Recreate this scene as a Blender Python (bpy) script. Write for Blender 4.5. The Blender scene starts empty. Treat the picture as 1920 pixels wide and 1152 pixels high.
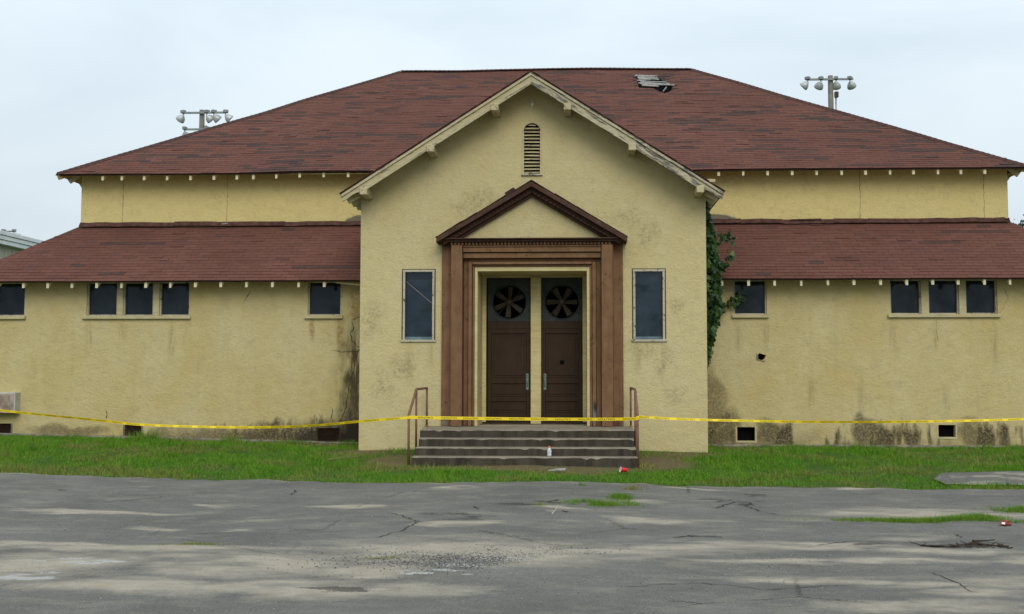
import bpy, math, random
import numpy as np
from mathutils import Vector, Matrix
from mathutils.geometry import tessellate_polygon

R = math.radians
rnd = random.Random(7)
rng = np.random.default_rng(11)
scn = bpy.context.scene
COL = scn.collection

# ------------------------------------------------------------------ camera
cd = bpy.data.cameras.new('camera')
cam = bpy.data.objects.new('camera', cd)
COL.objects.link(cam)
cd.sensor_width = 36.0
cd.lens = 36.0 * 2030 / 1920
cd.shift_x = -50 / 1920
cd.clip_start, cd.clip_end = 0.1, 3000
PITCH = math.atan(124 / 2030)
cam.location = (0, 0, 1.52)
cam.rotation_euler = (R(90) + PITCH, 0, R(2.2))
scn.camera = cam

# ------------------------------------------------------------------ sky, sun, exposure
SUN_EL, SUN_AZ = R(36), R(166)          # high, behind the camera, a little to the right
world = bpy.data.worlds.new('World')
scn.world = world
world.use_nodes = True
wt = world.node_tree
wt.nodes.clear()


class NT:
    """small helper for building node trees"""
    def __init__(s, tree):
        s.t = tree

    def new(s, typ, **p):
        n = s.t.nodes.new(typ)
        for k, v in p.items():
            setattr(n, k, v)
        return n

    def set(s, sock, v):
        if isinstance(v, bpy.types.NodeSocket):
            s.t.links.new(v, sock)
        elif v is not None:
            if sock.type == 'RGBA' and len(v) == 3:
                v = (*v, 1)
            sock.default_value = v

    def math(s, op, a, b=None, c=None, clamp=False):
        n = s.new('ShaderNodeMath', operation=op, use_clamp=clamp)
        for i, v in enumerate((a, b, c)):
            if v is not None:
                s.set(n.inputs[i], v)
        return n.outputs[0]

    def vmath(s, op, a, b=None):
        n = s.new('ShaderNodeVectorMath', operation=op)
        s.set(n.inputs[0], a)
        if b is not None:
            s.set(n.inputs[1], b)
        return n.outputs['Value'] if op in ('LENGTH', 'DOT_PRODUCT', 'DISTANCE') else n.outputs[0]

    def noise(s, vec, scale, detail=4, rough=0.55, dist=0.0):
        n = s.new('ShaderNodeTexNoise')
        s.set(n.inputs['Vector'], vec)
        n.inputs['Scale'].default_value = scale
        n.inputs['Detail'].default_value = detail
        n.inputs['Roughness'].default_value = rough
        n.inputs['Distortion'].default_value = dist
        return n.outputs[0]

    def voro(s, vec, scale, feature='F1'):
        n = s.new('ShaderNodeTexVoronoi', feature=feature)
        s.set(n.inputs['Vector'], vec)
        n.inputs['Scale'].default_value = scale
        return n.outputs[0]

    def mapr(s, v, a, b, c=0.0, d=1.0, smooth=False):
        n = s.new('ShaderNodeMapRange', clamp=True)
        if smooth:
            n.interpolation_type = 'SMOOTHSTEP'
        s.set(n.inputs[0], v)
        for i, k in enumerate((a, b, c, d)):
            s.set(n.inputs[i + 1], k)
        return n.outputs[0]

    def mix(s, f, a, b, blend='MIX'):
        n = s.new('ShaderNodeMix', data_type='RGBA', blend_type=blend)
        s.set(n.inputs[0], f)
        s.set(n.inputs[6], a)
        s.set(n.inputs[7], b)
        return n.outputs[2]

    def xyz(s, v):
        n = s.new('ShaderNodeSeparateXYZ')
        s.set(n.inputs[0], v)
        return n.outputs

    def pos(s):
        return s.new('ShaderNodeNewGeometry').outputs['Position']

    def attr(s, name):
        return s.new('ShaderNodeAttribute', attribute_name=name)

    def blob(s, p, c, r, core=0.15):
        """1 at the centre of an ellipsoid, 0 outside it"""
        d = s.vmath('SUBTRACT', p, c)
        d = s.vmath('DIVIDE', d, r)
        return s.mapr(s.vmath('LENGTH', d), 1.0, core, 0, 1, True)

    def bump(s, h, dist, strength=1.0, normal=None):
        n = s.new('ShaderNodeBump')
        n.inputs['Strength'].default_value = strength
        n.inputs['Distance'].default_value = dist
        s.set(n.inputs['Height'], h)
        if normal is not None:
            s.set(n.inputs['Normal'], normal)
        return n.outputs[0]


N = NT(wt)
sky = N.new('ShaderNodeTexSky', sky_type='NISHITA', sun_disc=False)
sky.sun_elevation, sky.sun_rotation = SUN_EL, SUN_AZ
sky.air_density, sky.dust_density = 1.5, 4.0
tc = N.new('ShaderNodeTexCoord')
dirv = N.vmath('NORMALIZE', tc.outputs['Generated'])
dz = N.xyz(dirv)[2]
elev = N.math('MAXIMUM', dz, 0.0)
# an overcast deck: luminance rises from the horizon to the zenith as (1 + 2 sin e) / 3
deck = N.math('MULTIPLY_ADD', elev, 0.90, 0.725)
cl = N.noise(N.vmath('MULTIPLY', dirv, (1, 1, 3.2)), 1.7, 5, 0.5, 0.4)
clf = N.mapr(cl, 0.33, 0.68, 0, 1, True)
ccol = N.mix(clf, (0.78, 0.915, 1.02), (0.875, 0.985, 1.06))
ccol = N.mix(1.0, ccol, N.mapr(clf, 0, 1, 0.925, 1.035), 'MULTIPLY')
ccol = N.vmath('MULTIPLY', ccol, deck)
skyc = N.mix(0.94, N.vmath('MULTIPLY', sky.outputs[0], (0.10, 0.10, 0.10)), ccol)
bg = N.new('ShaderNodeBackground')
N.set(bg.inputs['Color'], skyc)
bg.inputs['Strength'].default_value = 1.0
wo = N.new('ShaderNodeOutputWorld')
wt.links.new(bg.outputs[0], wo.inputs[0])

sd = bpy.data.lights.new('sun', 'SUN')
sd.energy, sd.angle, sd.color = 1.4, R(34), (1.0, 0.95, 0.87)
sun = bpy.data.objects.new('sun', sd)
COL.objects.link(sun)
sdir = Vector((math.sin(SUN_AZ) * math.cos(SUN_EL), math.cos(SUN_AZ) * math.cos(SUN_EL), math.sin(SUN_EL)))
sun.rotation_euler = (-sdir).to_track_quat('-Z', 'Y').to_euler()
sun.location = sdir * 60

vs = scn.view_settings
vs.view_transform, vs.look, vs.gamma, vs.exposure = 'Standard', 'None', 1.0, 0.0
vs.use_curve_mapping = False
scn.render.engine = 'CYCLES'
scn.cycles.use_denoising = True
scn.cycles.max_bounces = 6
scn.cycles.transparent_max_bounces = 8


# ------------------------------------------------------------------ materials
def material(name):
    m = bpy.data.materials.new(name)
    m.use_nodes = True
    t = m.node_tree
    b = t.nodes['Principled BSDF']
    b.inputs['Specular IOR Level'].default_value = 0.25
    return m, NT(t), b


def finish(n, b, color=None, rough=None, normal=None, spec=None, metal=None):
    n.set(b.inputs['Base Color'], color)
    n.set(b.inputs['Roughness'], rough)
    n.set(b.inputs['Normal'], normal)
    n.set(b.inputs['Specular IOR Level'], spec)
    n.set(b.inputs['Metallic'], metal)


def mx(n, *v):
    o = v[0]
    for k in v[1:]:
        o = n.math('MAXIMUM', o, k)
    return o


def make_stucco():
    m, n, b = material('yellow_stucco')
    p = n.pos()
    wn = n.new('ShaderNodeTexNoise')
    n.set(wn.inputs['Vector'], p)
    wn.inputs['Scale'].default_value, wn.inputs['Detail'].default_value = 2.4, 5
    pw = n.vmath('ADD', p, n.vmath('MULTIPLY', n.vmath('SUBTRACT', wn.outputs['Color'], (.5, .5, .5)), (.75, 0, .45)))
    X, Y, Z = n.xyz(p)[0:3]
    big = n.noise(n.vmath('MULTIPLY', p, (1, 1, 0.8)), 0.75, 6, 0.62, 0.5)
    med = n.noise(p, 2.6, 5, 0.62, 0.4)
    col = n.mix(n.mapr(big, 0.35, 0.66), (0.515, 0.405, 0.172), (0.560, 0.475, 0.252))
    col = n.mix(n.mapr(med, 0.48, 0.78, 0, 0.55), col, (0.450, 0.380, 0.205))
    # faint rain streaks
    st = n.noise(n.vmath('MULTIPLY', p, (5.5, 5.5, 0.35)), 1.0, 4, 0.6)
    col = n.mix(n.mapr(st, 0.56, 0.80, 0, 0.22), col, (0.33, 0.265, 0.13))
    st2 = n.noise(n.vmath('MULTIPLY', n.vmath('ADD', p, (3.1, 1.7, 0.4)), (2.2, 2.2, 0.22)), 1.0, 3, 0.55)
    col = n.mix(n.mapr(st2, 0.55, 0.8, 0, 0.30), col, (0.56, 0.485, 0.30))
    col = n.mix(n.mapr(Y, 23.0, 22.4, 0, .6), col, n.mix(med, (0.545, 0.452, 0.225), (0.605, 0.525, 0.305)))
    # upper clerestory colour brightened to make up for light lost under the eave
    col = n.mix(n.mapr(Z, 4.6, 4.9, 0, n.mapr(Y, 24.5, 25.0, 0, 0.75)), col, (0.655, 0.525, 0.215))
    col = n.mix(n.mapr(n.noise(p, 6.5, 5, .7, .5), .50, .72, 0, .32), col, (0.34, 0.285, 0.15))
    # speckle: pits and mildew dots
    sp = n.noise(p, 26, 3, 0.7)
    col = n.mix(n.mapr(sp, 0.66, 0.76, 0, 0.65), col, (0.20, 0.16, 0.08))
    fine = n.noise(p, 60, 3, 0.7)
    med2 = n.noise(p, 9, 4, 0.7, 0.3)
    # mildew blotches with their own outlines
    bl = []
    for (x, z, rx, rz) in ((-2.05, 5.08, .50, .38), (-2.42, 4.86, .4, .3), (1.33, 4.34, .34, .42), (0.95, 4.70, .45, .35), (1.93, 1.09, .36, .30),
                           (-3.57, 1.63, .45, .40), (2.02, 2.87, .25, .3), (-4.0, 1.25, .4, .5), (1.2, 2.0, .4, .3), (-4.25, 2.6, .3, .6), (1.7, 1.8, .3, .5)):
        bl.append(n.blob(pw, (x, 22.0, z), (rx, .5, rz)))
    bmk = n.math('MULTIPLY', n.math('MULTIPLY', mx(n, *bl), n.mapr(med2, 0.36, 0.62)), n.mapr(n.noise(p, 21, 4, .75), .40, .60, .12, 1), clamp=True)
    col = n.mix(n.math('MULTIPLY', bmk, 0.66), col, (0.16, 0.13, 0.07))
    # black algae at the foot of the wings
    wingm = n.mapr(Y, 23.3, 23.6)
    base = []
    for (x, z, rx, rz, k) in ((3.0, .25, .55, .55, 1), (4.15, .18, .45, .34, 1), (6.15, .25, .35, .34, 1), (8.42, .22, .34, .36, .8), (-5.0, .1, .75, .62, 1), (-5.9, .05, .8, .42, 1), (-6.9, .02, .8, .30, 1), (-7.8, .02, .7, .22, .8),
                              (-8.4, .1, .9, .2, .7), (-11.4, .22, 1.0, .16, .6), (-9.3, .1, .4, .22, .6), (2.85, .95, .35, .7, .6)):
        base.append(n.math('MULTIPLY', n.blob(pw, (x, 23.8, z), (rx * 1.05, .4, rz * 1.15), .45), k))
    al = n.math('MULTIPLY', mx(n, *base), n.mapr(med2, 0.24, 0.46), clamp=True)
    nx = n.noise(n.vmath('MULTIPLY', p, (1, 0, .25)), 1.3, 4, .6)
    edge = n.math('ADD', Z, n.mapr(n.noise(n.vmath('MULTIPLY', p, (1.6, 1, .5)), 3.2, 5, .7), .25, .75, -.24, .24))
    band_r = n.math('MULTIPLY', n.math('MULTIPLY', n.mapr(edge, .46, .26), n.mapr(nx, .485, .535)), n.mapr(X, 2, 2.4))
    band_l = n.math('MULTIPLY', n.mapr(n.math('ADD', edge, n.mapr(X, -8, -5.0, .06, -.16)), .42, .20), n.mapr(X, -9.6, -7.2))
    band_l = n.math('MULTIPLY', band_l, n.mapr(X, 0, -1))
    al = mx(n, n.math('MULTIPLY', al, .8), band_r, band_l)
    gr = n.noise(p, 20, 4, 0.75)
    al = n.math('MULTIPLY', n.math('POWER', al, 0.6), n.mapr(gr, 0.30, 0.54, 0.42, 1.0), clamp=True)
    al = n.math('MULTIPLY', al, wingm)
    col = n.mix(n.math('MULTIPLY', al, 0.96), col, (0.038, 0.030, 0.019))
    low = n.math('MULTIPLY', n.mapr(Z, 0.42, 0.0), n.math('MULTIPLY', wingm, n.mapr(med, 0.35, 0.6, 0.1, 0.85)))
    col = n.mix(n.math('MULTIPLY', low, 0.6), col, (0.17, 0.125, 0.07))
    # drain stains in the left corner and grey patching at the junctions
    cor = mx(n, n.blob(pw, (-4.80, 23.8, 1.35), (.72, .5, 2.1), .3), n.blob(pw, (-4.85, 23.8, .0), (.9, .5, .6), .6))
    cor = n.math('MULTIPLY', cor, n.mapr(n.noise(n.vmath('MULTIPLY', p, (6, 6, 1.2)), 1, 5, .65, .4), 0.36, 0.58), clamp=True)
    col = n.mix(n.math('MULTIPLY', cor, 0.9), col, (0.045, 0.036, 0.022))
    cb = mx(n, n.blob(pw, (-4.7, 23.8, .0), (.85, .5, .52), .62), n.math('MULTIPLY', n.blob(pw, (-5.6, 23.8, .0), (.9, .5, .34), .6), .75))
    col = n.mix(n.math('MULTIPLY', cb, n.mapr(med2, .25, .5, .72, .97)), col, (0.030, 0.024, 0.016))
    rust = n.math('MULTIPLY', mx(n, n.blob(p, (-5.32, 23.8, 2.45), (.13, .5, .75)), n.blob(p, (-5.95, 23.8, 2.5), (.1, .5, .4)), n.blob(p, (-4.98, 23.8, 3.0), (.25, .5, .6))), n.mapr(med2, .35, .6), clamp=True)
    col = n.mix(n.math('MULTIPLY', rust, 0.75), col, (0.26, 0.13, 0.035))
    drip = []
    for (x, y, z, rz) in ((-11.0, 23.8, 2.35, .55), (-10.2, 23.8, 2.45, .35), (-9.1, 23.8, 2.2, .7), (-8.75, 23.8, 2.4, .5), (6.8, 23.8, 2.35, .6), (7.7, 23.8, 2.3, .5), (8.95, 23.8, 2.2, .7), (3.45, 23.8, 2.3, .6),
                          (4.05, 23.8, 2.4, .45), (-3.5, 22, 1.75, .55), (-3.05, 22, 1.85, .4), (1.15, 22, 1.8, .5), (1.65, 22, 1.7, .6), (7.9, 23.8, .9, .5), (5.0, 23.8, 1.1, .6), (6.1, 23.8, 1.0, .7)):
        drip.append(n.blob(n.vmath('ADD', n.vmath('MULTIPLY', p, (1, 1, 1)), n.vmath('MULTIPLY', n.vmath('SUBTRACT', pw, p), (.12, 0, 0))), (x, y, z), (.13, .5, rz), .1))
    dm = n.math('MULTIPLY', mx(n, *drip), n.mapr(n.noise(n.vmath('MULTIPLY', p, (16, 16, 1.5)), 1, 4, .6), .35, .65))
    col = n.mix(n.math('MULTIPLY', dm, .42), col, (0.22, 0.165, 0.075))
    pat = mx(n, n.blob(p, (-5.1, 25.3, 4.98), (.75, .4, .42)), n.blob(p, (3.2, 25.3, 4.98), (.75, .4, .36)))
    pat = n.mapr(n.math('ADD', pat, n.mapr(med2, 0, 1, -.2, .2)), 0.22, 0.34)
    col = n.mix(pat, col, (0.165, 0.145, 0.10))
    # relief: troweled lumps over a pebbly float
    h = n.math('ADD', n.math('MULTIPLY', n.noise(n.vmath('MULTIPLY', p, (1, 1, 1.25)), 17, 6, .72, .45), 1.0), n.math('ADD', n.math('MULTIPLY', fine, 0.35), n.math('MULTIPLY', n.noise(p, 4.5, 3, .5), .9)))
    nrm = n.bump(h, 0.034, 0.68)
    finish(n, b, col, 0.92, nrm, 0.12)
    return m


def make_paint(name, c1, c2, wood, amount, rough=0.7, grain=(3, 3, 22), stain=None, along=None):
    """old paint over grey wood; `amount` is how much has flaked"""
    m, n, b = material(name)
    p = n.pos()
    a = n.noise(p, 3.5, 5, 0.6, 0.3)
    g = n.noise(n.vmath('MULTIPLY', p, grain), 1.0, 4, 0.6)
    col = n.mix(n.mapr(a, 0.35, 0.68), c1, c2)
    col = n.mix(n.mapr(g, 0.45, 0.75, 0, 0.45), col, tuple(x * 0.55 for x in c1))
    fp = p
    if along:
        cx = n.new('ShaderNodeCombineXYZ')
        n.set(cx.inputs[0], n.math('MULTIPLY', n.vmath('DOT_PRODUCT', p, (along[0], 0, along[1])), .28))
        n.set(cx.inputs[1], n.math('MULTIPLY', n.xyz(p)[1], 1.0))
        n.set(cx.inputs[2], n.math('MULTIPLY', n.vmath('DOT_PRODUCT', p, (-along[1], 0, along[0])), 2.2))
        fp = cx.outputs[0]
    fl = n.noise(fp, 7.5, 6, 0.72, 0.8)
    col = n.mix(n.mapr(fl, 0.70 - amount, 0.73 - amount), col, n.mix(n.mapr(g, .35, .65), wood, tuple(x * .4 for x in wood)))
    if stain:
        for (c, r, sc) in stain:
            col = n.mix(n.math('MULTIPLY', n.blob(p, c, r), n.mapr(fl, .3, .5)), col, sc)
    finish(n, b, col, rough, n.bump(n.math('ADD', g, n.math('MULTIPLY', fl, .6)), 0.004, 0.7), 0.2)
    return m


def make_shingle(name, c1, c2, cdark):
    m, n, b = material(name)
    p = n.pos()
    tint = n.attr('tint').outputs['Fac']
    dark = n.attr('dark').outputs['Fac']
    big = n.noise(p, 0.35, 4, 0.6)
    col = n.mix(tint, c1, c2)
    col = n.mix(n.mapr(big, 0.35, 0.7, 0, 0.45), col, tuple(x * .62 for x in c1))
    gr = n.noise(p, 55, 3, .7)
    col = n.mix(n.mapr(gr, 0.42, 0.68, 0, 0.5), col, (0.055, 0.030, 0.026))
    st = n.noise(n.vmath('MULTIPLY', p, (1.6, 1.6, 5)), 1.0, 5, .65)
    col = n.mix(n.mapr(st, 0.56, 0.74, 0, .45), col, (0.045, 0.034, 0.032))
    col = n.mix(n.mapr(dark, 0, 1, 0, 0.88), col, cdark)
    finish(n, b, col, 0.95, n.bump(gr, 0.004, 0.6), 0.1)
    return m


def make_simple(name, col, rough=0.7, spec=0.25, metal=0.0, var=0.25, scale=8.0, bumpd=0.0):
    m, n, b = material(name)
    p = n.pos()
    a = n.noise(p, scale, 5, 0.65, 0.2)
    c = n.mix(n.mapr(a, 0.35, 0.68), tuple(x * (1 - var) for x in col), tuple(min(1, x * (1 + var)) for x in col))
    finish(n, b, c, rough, n.bump(a, bumpd) if bumpd else None, spec, metal)
    return m


def make_concrete():
    m, n, b = material('stained_concrete')
    p = n.pos()
    geo = n.new('ShaderNodeNewGeometry')
    up = n.xyz(geo.outputs['True Normal'])[2]
    a = n.noise(p, 2.2, 6, 0.65, 0.3)
    d = n.noise(n.vmath('MULTIPLY', p, (6, 6, 1)), 1.0, 5, 0.6)
    f = n.noise(p, 45, 3, .7)
    # upward faces take the lighter tone, upright faces the darker
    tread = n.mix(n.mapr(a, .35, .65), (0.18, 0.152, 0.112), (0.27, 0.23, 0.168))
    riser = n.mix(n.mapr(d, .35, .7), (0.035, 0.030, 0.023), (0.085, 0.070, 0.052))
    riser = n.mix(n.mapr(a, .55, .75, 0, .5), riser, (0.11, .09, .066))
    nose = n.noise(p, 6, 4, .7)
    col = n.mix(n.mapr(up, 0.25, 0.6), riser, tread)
    col = n.mix(n.mapr(f, .5, .75, 0, .45), col, (0.05, .043, .034))
    finish(n, b, col, 0.92, n.bump(n.math('ADD', f, n.math('MULTIPLY', a, 2)), 0.006, .8), 0.12)
    return m


def make_asphalt():
    m, n, b = material('weathered_asphalt')
    p = n.pos()
    sand = n.attr('sand').outputs['Fac']
    white = n.attr('white').outputs['Fac']
    dark = n.attr('dark').outputs['Fac']
    a = n.noise(p, 0.7, 6, 0.62, 0.3)
    mid = n.noise(n.vmath('MULTIPLY', p, (1, 1.6, 1)), 5.0, 5, 0.65)
    f = n.noise(p, 85, 3, .75)
    f2 = n.noise(p, 28, 4, .7)
    col = n.mix(n.mapr(a, .35, .67), (0.104, 0.099, 0.088), (0.152, 0.145, 0.128))
    col = n.mix(n.mapr(mid, .5, .75, 0, .5), col, (0.075, 0.072, 0.066))
    col = n.mix(n.mapr(f, .54, .70, 0, .75), col, (0.30, 0.29, 0.265))
    col = n.mix(n.mapr(f, .44, .30, 0, .7), col, (0.045, 0.045, 0.045))
    cr = n.voro(n.vmath('ADD', p, n.vmath('MULTIPLY', n.vmath('MULTIPLY', (1, 1, 0), f2), (.25, .25, 0))), 0.42, 'DISTANCE_TO_EDGE')
    crm = n.math('MULTIPLY', n.mapr(cr, 0.0035, 0.001), n.mapr(n.noise(p, .6, 3, .5), .52, .62))
    stk = n.noise(n.vmath('MULTIPLY', p, (1.6, 3.2, 1)), 1.5, 6, .7, .3)
    sd_ = n.mapr(n.math('ADD', sand, n.mapr(n.math('ADD', n.math('MULTIPLY', f2, .35), n.math('MULTIPLY', stk, .65)), .3, .7, -.36, .36)), 0.05, 0.85)
    scol = n.mix(n.mapr(mid, .35, .65), (0.32, 0.272, 0.205), (0.40, 0.35, 0.275))
    scol = n.mix(n.mapr(f, .55, .7, 0, .45), scol, (0.17, .15, .12))
    col = n.mix(n.math('MULTIPLY', crm, .8), col, (0.022, .021, .02))
    col = n.mix(n.math('MULTIPLY', sd_, .85), col, scol)
    col = n.mix(n.mapr(n.noise(n.vmath('MULTIPLY', p, (.8, 1.7, 1)), 1.6, 6, .68, .2), .52, .74, 0, .34), col, scol)
    col = n.mix(n.mapr(n.noise(p, 38, 3, .8), .58, .70, 0, .5), col, (.055, .052, .047))
    dk = n.mapr(n.math('ADD', dark, n.mapr(f2, .3, .7, -.35, .35)), .35, .6)
    col = n.mix(n.math('MULTIPLY', dk, .75), col, (0.045, .040, .037))
    wh = n.mapr(n.math('ADD', white, n.mapr(n.math('ADD', n.math('MULTIPLY', f2, .35), n.math('MULTIPLY', stk, .65)), .3, .7, -.55, .55)), .42, .75)
    col = n.mix(n.math('MULTIPLY', wh, .8), col, n.mix(f2, (0.32, .315, .295), (.47, .465, .44)))
    h = n.math('ADD', f, n.math('MULTIPLY', f2, 1.2))
    finish(n, b, col, 0.93, n.bump(n.math('SUBTRACT', h, n.math('MULTIPLY', crm, 2)), 0.008, .8), 0.15)
    return m


def make_ground():
    m, n, b = material('turf_soil')
    p = n.pos()
    bare = n.attr('bare').outputs['Fac']
    a = n.noise(p, 1.3, 5, .6)
    f = n.noise(p, 30, 4, .7)
    col = n.mix(n.mapr(a, .35, .65), (0.040, 0.085, 0.014), (0.065, 0.115, 0.022))
    col = n.mix(n.mapr(f, .45, .7, 0, .5), col, (0.05, .045, .02))
    soil = n.mix(n.mapr(f, .35, .65), (0.085, .064, .034), (.19, .15, .075))
    col = n.mix(n.mapr(n.math('ADD', bare, n.mapr(f, .3, .7, -.2, .2)), .3, .6), col, soil)
    finish(n, b, col, 0.95, n.bump(f, .03), .1)
    return m


def make_grass():
    m, n, b = material('grass_blades')
    tint = n.attr('tint').outputs['Fac']
    dry = n.attr('dry').outputs['Fac']
    p = n.pos()
    a = n.noise(p, 1.7, 5, .65)
    col = n.mix(tint, (0.040, 0.140, 0.006), (0.118, 0.275, 0.016))
    col = n.mix(n.mapr(a, .40, .68, 0, .62), col, (0.165, 0.270, 0.020))
    col = n.mix(dry, col, n.mix(tint, (0.15, .11, .045), (.30, .24, .085)))
    finish(n, b, col, 0.75, None, .15)
    b.inputs['Subsurface Weight'].default_value = 0.0
    return m


def make_leaf(name, c1, c2):
    m, n, b = material(name)
    tint = n.attr('tint').outputs['Fac']
    finish(n, b, n.mix(tint, c1, c2), 0.55, None, .3)
    return m


def make_glass(name, tint, refl, dirty=.6):
    m, n, b = material(name)
    t = n.t
    p = n.pos()
    tr = n.new('ShaderNodeBsdfTransparent')
    tr.inputs[0].default_value = (*tint, 1)
    dirt = n.new('ShaderNodeBsdfDiffuse')
    n.set(dirt.inputs[0], n.mix(n.mapr(n.noise(n.vmath('MULTIPLY', p, (1, 1, .5)), 3, 5, .6), .35, .65), (.008, .011, .013), (.030, .040, .047)))
    gl = n.new('ShaderNodeBsdfGlossy')
    gl.inputs['Roughness'].default_value = 0.12
    gl.inputs['Color'].default_value = (.8, .9, 1, 1)
    n.set(gl.inputs['Normal'], n.bump(n.noise(p, 1.7, 2, .4), .05, .6))
    m1 = n.new('ShaderNodeMixShader')
    m1.inputs[0].default_value = dirty
    t.links.new(tr.outputs[0], m1.inputs[1]); t.links.new(dirt.outputs[0], m1.inputs[2])
    m2 = n.new('ShaderNodeMixShader')
    fr = n.new('ShaderNodeFresnel')
    n.set(m2.inputs[0], n.math('MULTIPLY', fr.outputs[0], refl))
    t.links.new(m1.outputs[0], m2.inputs[1]); t.links.new(gl.outputs[0], m2.inputs[2])
    t.links.new(m2.outputs[0], t.nodes['Material Output'].inputs[0])
    return m


M = {}
M['stucco'] = make_stucco()
M['cream'] = make_paint('cream_trim_paint', (0.46, 0.385, 0.20), (0.52, 0.46, 0.28), (0.23, 0.21, 0.18), 0.06)
M['cream_clean'] = make_paint('cream_jamb_paint', (0.50, 0.41, 0.19), (0.56, 0.48, 0.25), (0.25, 0.2, 0.12), -0.02)
M['rake'] = make_paint('rake_paint', (0.42, 0.355, 0.195), (0.475, 0.415, 0.25), (0.20, 0.18, 0.155), 0.12, along=(.842, .54))
M['rake_worn'] = make_paint('flaking_rake_paint', (0.40, 0.345, 0.21), (0.475, 0.42, 0.275), (0.18, 0.165, 0.145), 0.20, along=(.842, -.54))
M['purlin'] = make_paint('flaking_purlin_paint', (0.44, 0.36, 0.20), (0.50, 0.43, 0.27), (0.21, 0.19, 0.165), 0.15)
M['white_wood'] = make_paint('flaking_white_frame', (0.42, 0.385, 0.28), (0.48, 0.44, 0.33), (0.15, 0.12, 0.095), 0.13)
M['tail'] = make_paint('rafter_end_paint', (0.62, 0.55, 0.33), (0.70, 0.65, 0.44), (0.3, 0.27, 0.22), 0.02)
M['soffit'] = make_paint('soffit_paint', (0.42, 0.33, 0.14), (0.47, 0.38, 0.18), (0.2, 0.17, 0.12), 0.05)
M['brown'] = make_paint('brown_trim_paint', (0.155, 0.080, 0.038), (0.212, 0.117, 0.058), (0.110, 0.065, 0.037), 0.09, 0.75, (13, 13, .9),
                        [((0.30, 21.8, 0.72), (.13, .3, .30), (0.16, .155, .15)), ((0.30, 21.8, 0.85), (.07, .3, .18), (0.02, .02, .02)),
                         ((-2.75, 21.8, .5), (.12, .3, .14), (.2, .19, .17)), ((.75, 21.8, .5), (.14, .3, .1), (.04, .03, .03))])
M['brown_dark'] = make_paint('brown_cornice_paint', (0.058, 0.028, 0.018), (0.088, 0.043, 0.028), (0.075, 0.062, 0.052), 0.12, 0.8, (8, 8, 8))
M['door'] = make_paint('brown_door_paint', (0.030, 0.0150, 0.0062), (0.039, 0.0200, 0.0090), (0.021, 0.012, 0.007), 0.0, 0.6, (10, 10, 1.2))
M['shingle'] = make_shingle('red_brown_shingles', (0.136, 0.056, 0.040), (0.172, 0.075, 0.055), (0.052, 0.038, 0.035))
M['deck'] = make_simple('roof_felt', (0.050, 0.030, 0.026), 0.95, .1)
M['cap'] = make_simple('ridge_cap', (0.070, 0.036, 0.030), 0.95, .1)
M['flash'] = make_simple('roof_flashing', (0.085, 0.042, 0.034), 0.9, .1, 0, .4)
M['plank'] = make_simple('weathered_plank', (0.25, 0.24, 0.22), 0.9, .1, 0, .35, 14)
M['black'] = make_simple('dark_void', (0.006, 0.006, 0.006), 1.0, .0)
M['tar'] = make_simple('crack_tar', (0.062, 0.055, 0.048), 1.0, .0, 0, .5, 30)
M['soot'] = make_simple('crack_dark', (0.05, 0.04, 0.028), 1.0, .0, 0, .3)  # dark tone for wall cracks and one sooty vent frame
M['seam'] = make_simple('stucco_seam', (0.27, 0.205, 0.09), 1.0, .0, 0, .4)
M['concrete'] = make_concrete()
M['footing'] = make_simple('concrete_footing', (0.19, 0.17, 0.13), 0.95, .1, 0, .45, 6, .01)
M['rail'] = make_paint('brown_rail_paint', (0.165, 0.080, 0.052), (0.215, 0.108, 0.072), (0.13, 0.06, 0.03), 0.05, .55)
M['tape'] = make_simple('yellow_tape', (0.80, 0.58, 0.012), 0.45, .35, 0, .05)
M['ink'] = make_simple('black_ink', (0.03, 0.026, 0.012), 0.6, .2)
M['glass'] = make_glass('window_glass', (.75, .8, .85), .75, .3)
M['glass_dark'] = make_glass('window_glass_dark', (.25, .28, .3), .55)
M['blind'] = make_simple('blue_grey_blind', (0.130, 0.185, 0.210), .9, .1, 0, .3, 4)
M['fanplate'] = make_simple('grey_green_plate', (0.036, 0.043, 0.038), .7, .2, 0, .35, 5)
M['blade'] = make_simple('fan_blade_rust', (0.048, 0.035, 0.024), .65, .3, 0, .3, 10)
M['handle'] = make_simple('verdigris_metal', (0.16, 0.22, 0.19), .5, .4, .4, .3, 30)
M['mesh'] = make_simple('rusty_grille', (0.060, 0.034, 0.022), .9, .1, 0, .4, 20)
M['ac'] = make_simple('rusty_ac_front', (0.34, 0.27, 0.215), .7, .2, .0, .4, 6)
M['ac_side'] = make_simple('grey_ac_side', (0.42, 0.42, 0.38), .6, .3, .0, .12, 5)
M['pole'] = make_paint('weathered_pole_wood', (0.16, 0.14, 0.12), (0.22, .20, .17), (.13, .11, .1), .1, .9, (9, 9, .6))
M['lampback'] = make_simple('spun_aluminium', (0.42, 0.43, 0.42), .45, .4, .35, .2, 3)
M['lampbox'] = make_simple('ballast_grey', (0.22, 0.235, 0.23), .6, .3, .2, .2, 4)
M['shedwall'] = make_simple('shed_siding', (0.42, 0.40, 0.32), .7, .2, 0, .15, 2)
M['shedtrim'] = make_simple('shed_white_trim', (0.66, 0.68, 0.68), .5, .3, 0, .08, 2)
M['shedroof'] = make_simple('shed_roof_metal', (0.45, 0.46, 0.46), .5, .3, .3, .1, 2)
M['asphalt'] = make_asphalt()
M['ground'] = make_ground()
M['grass'] = make_grass()
M['ivy'] = make_leaf('ivy_leaf', (0.012, 0.040, 0.011), (0.062, 0.120, 0.020))
M['treeleaf'] = make_leaf('tree_leaf', (0.030, 0.062, 0.022), (0.075, 0.13, 0.04))
M['bark'] = make_simple('bark', (0.11, 0.08, 0.055), .95, .1, 0, .4, 12, .02)
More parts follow.
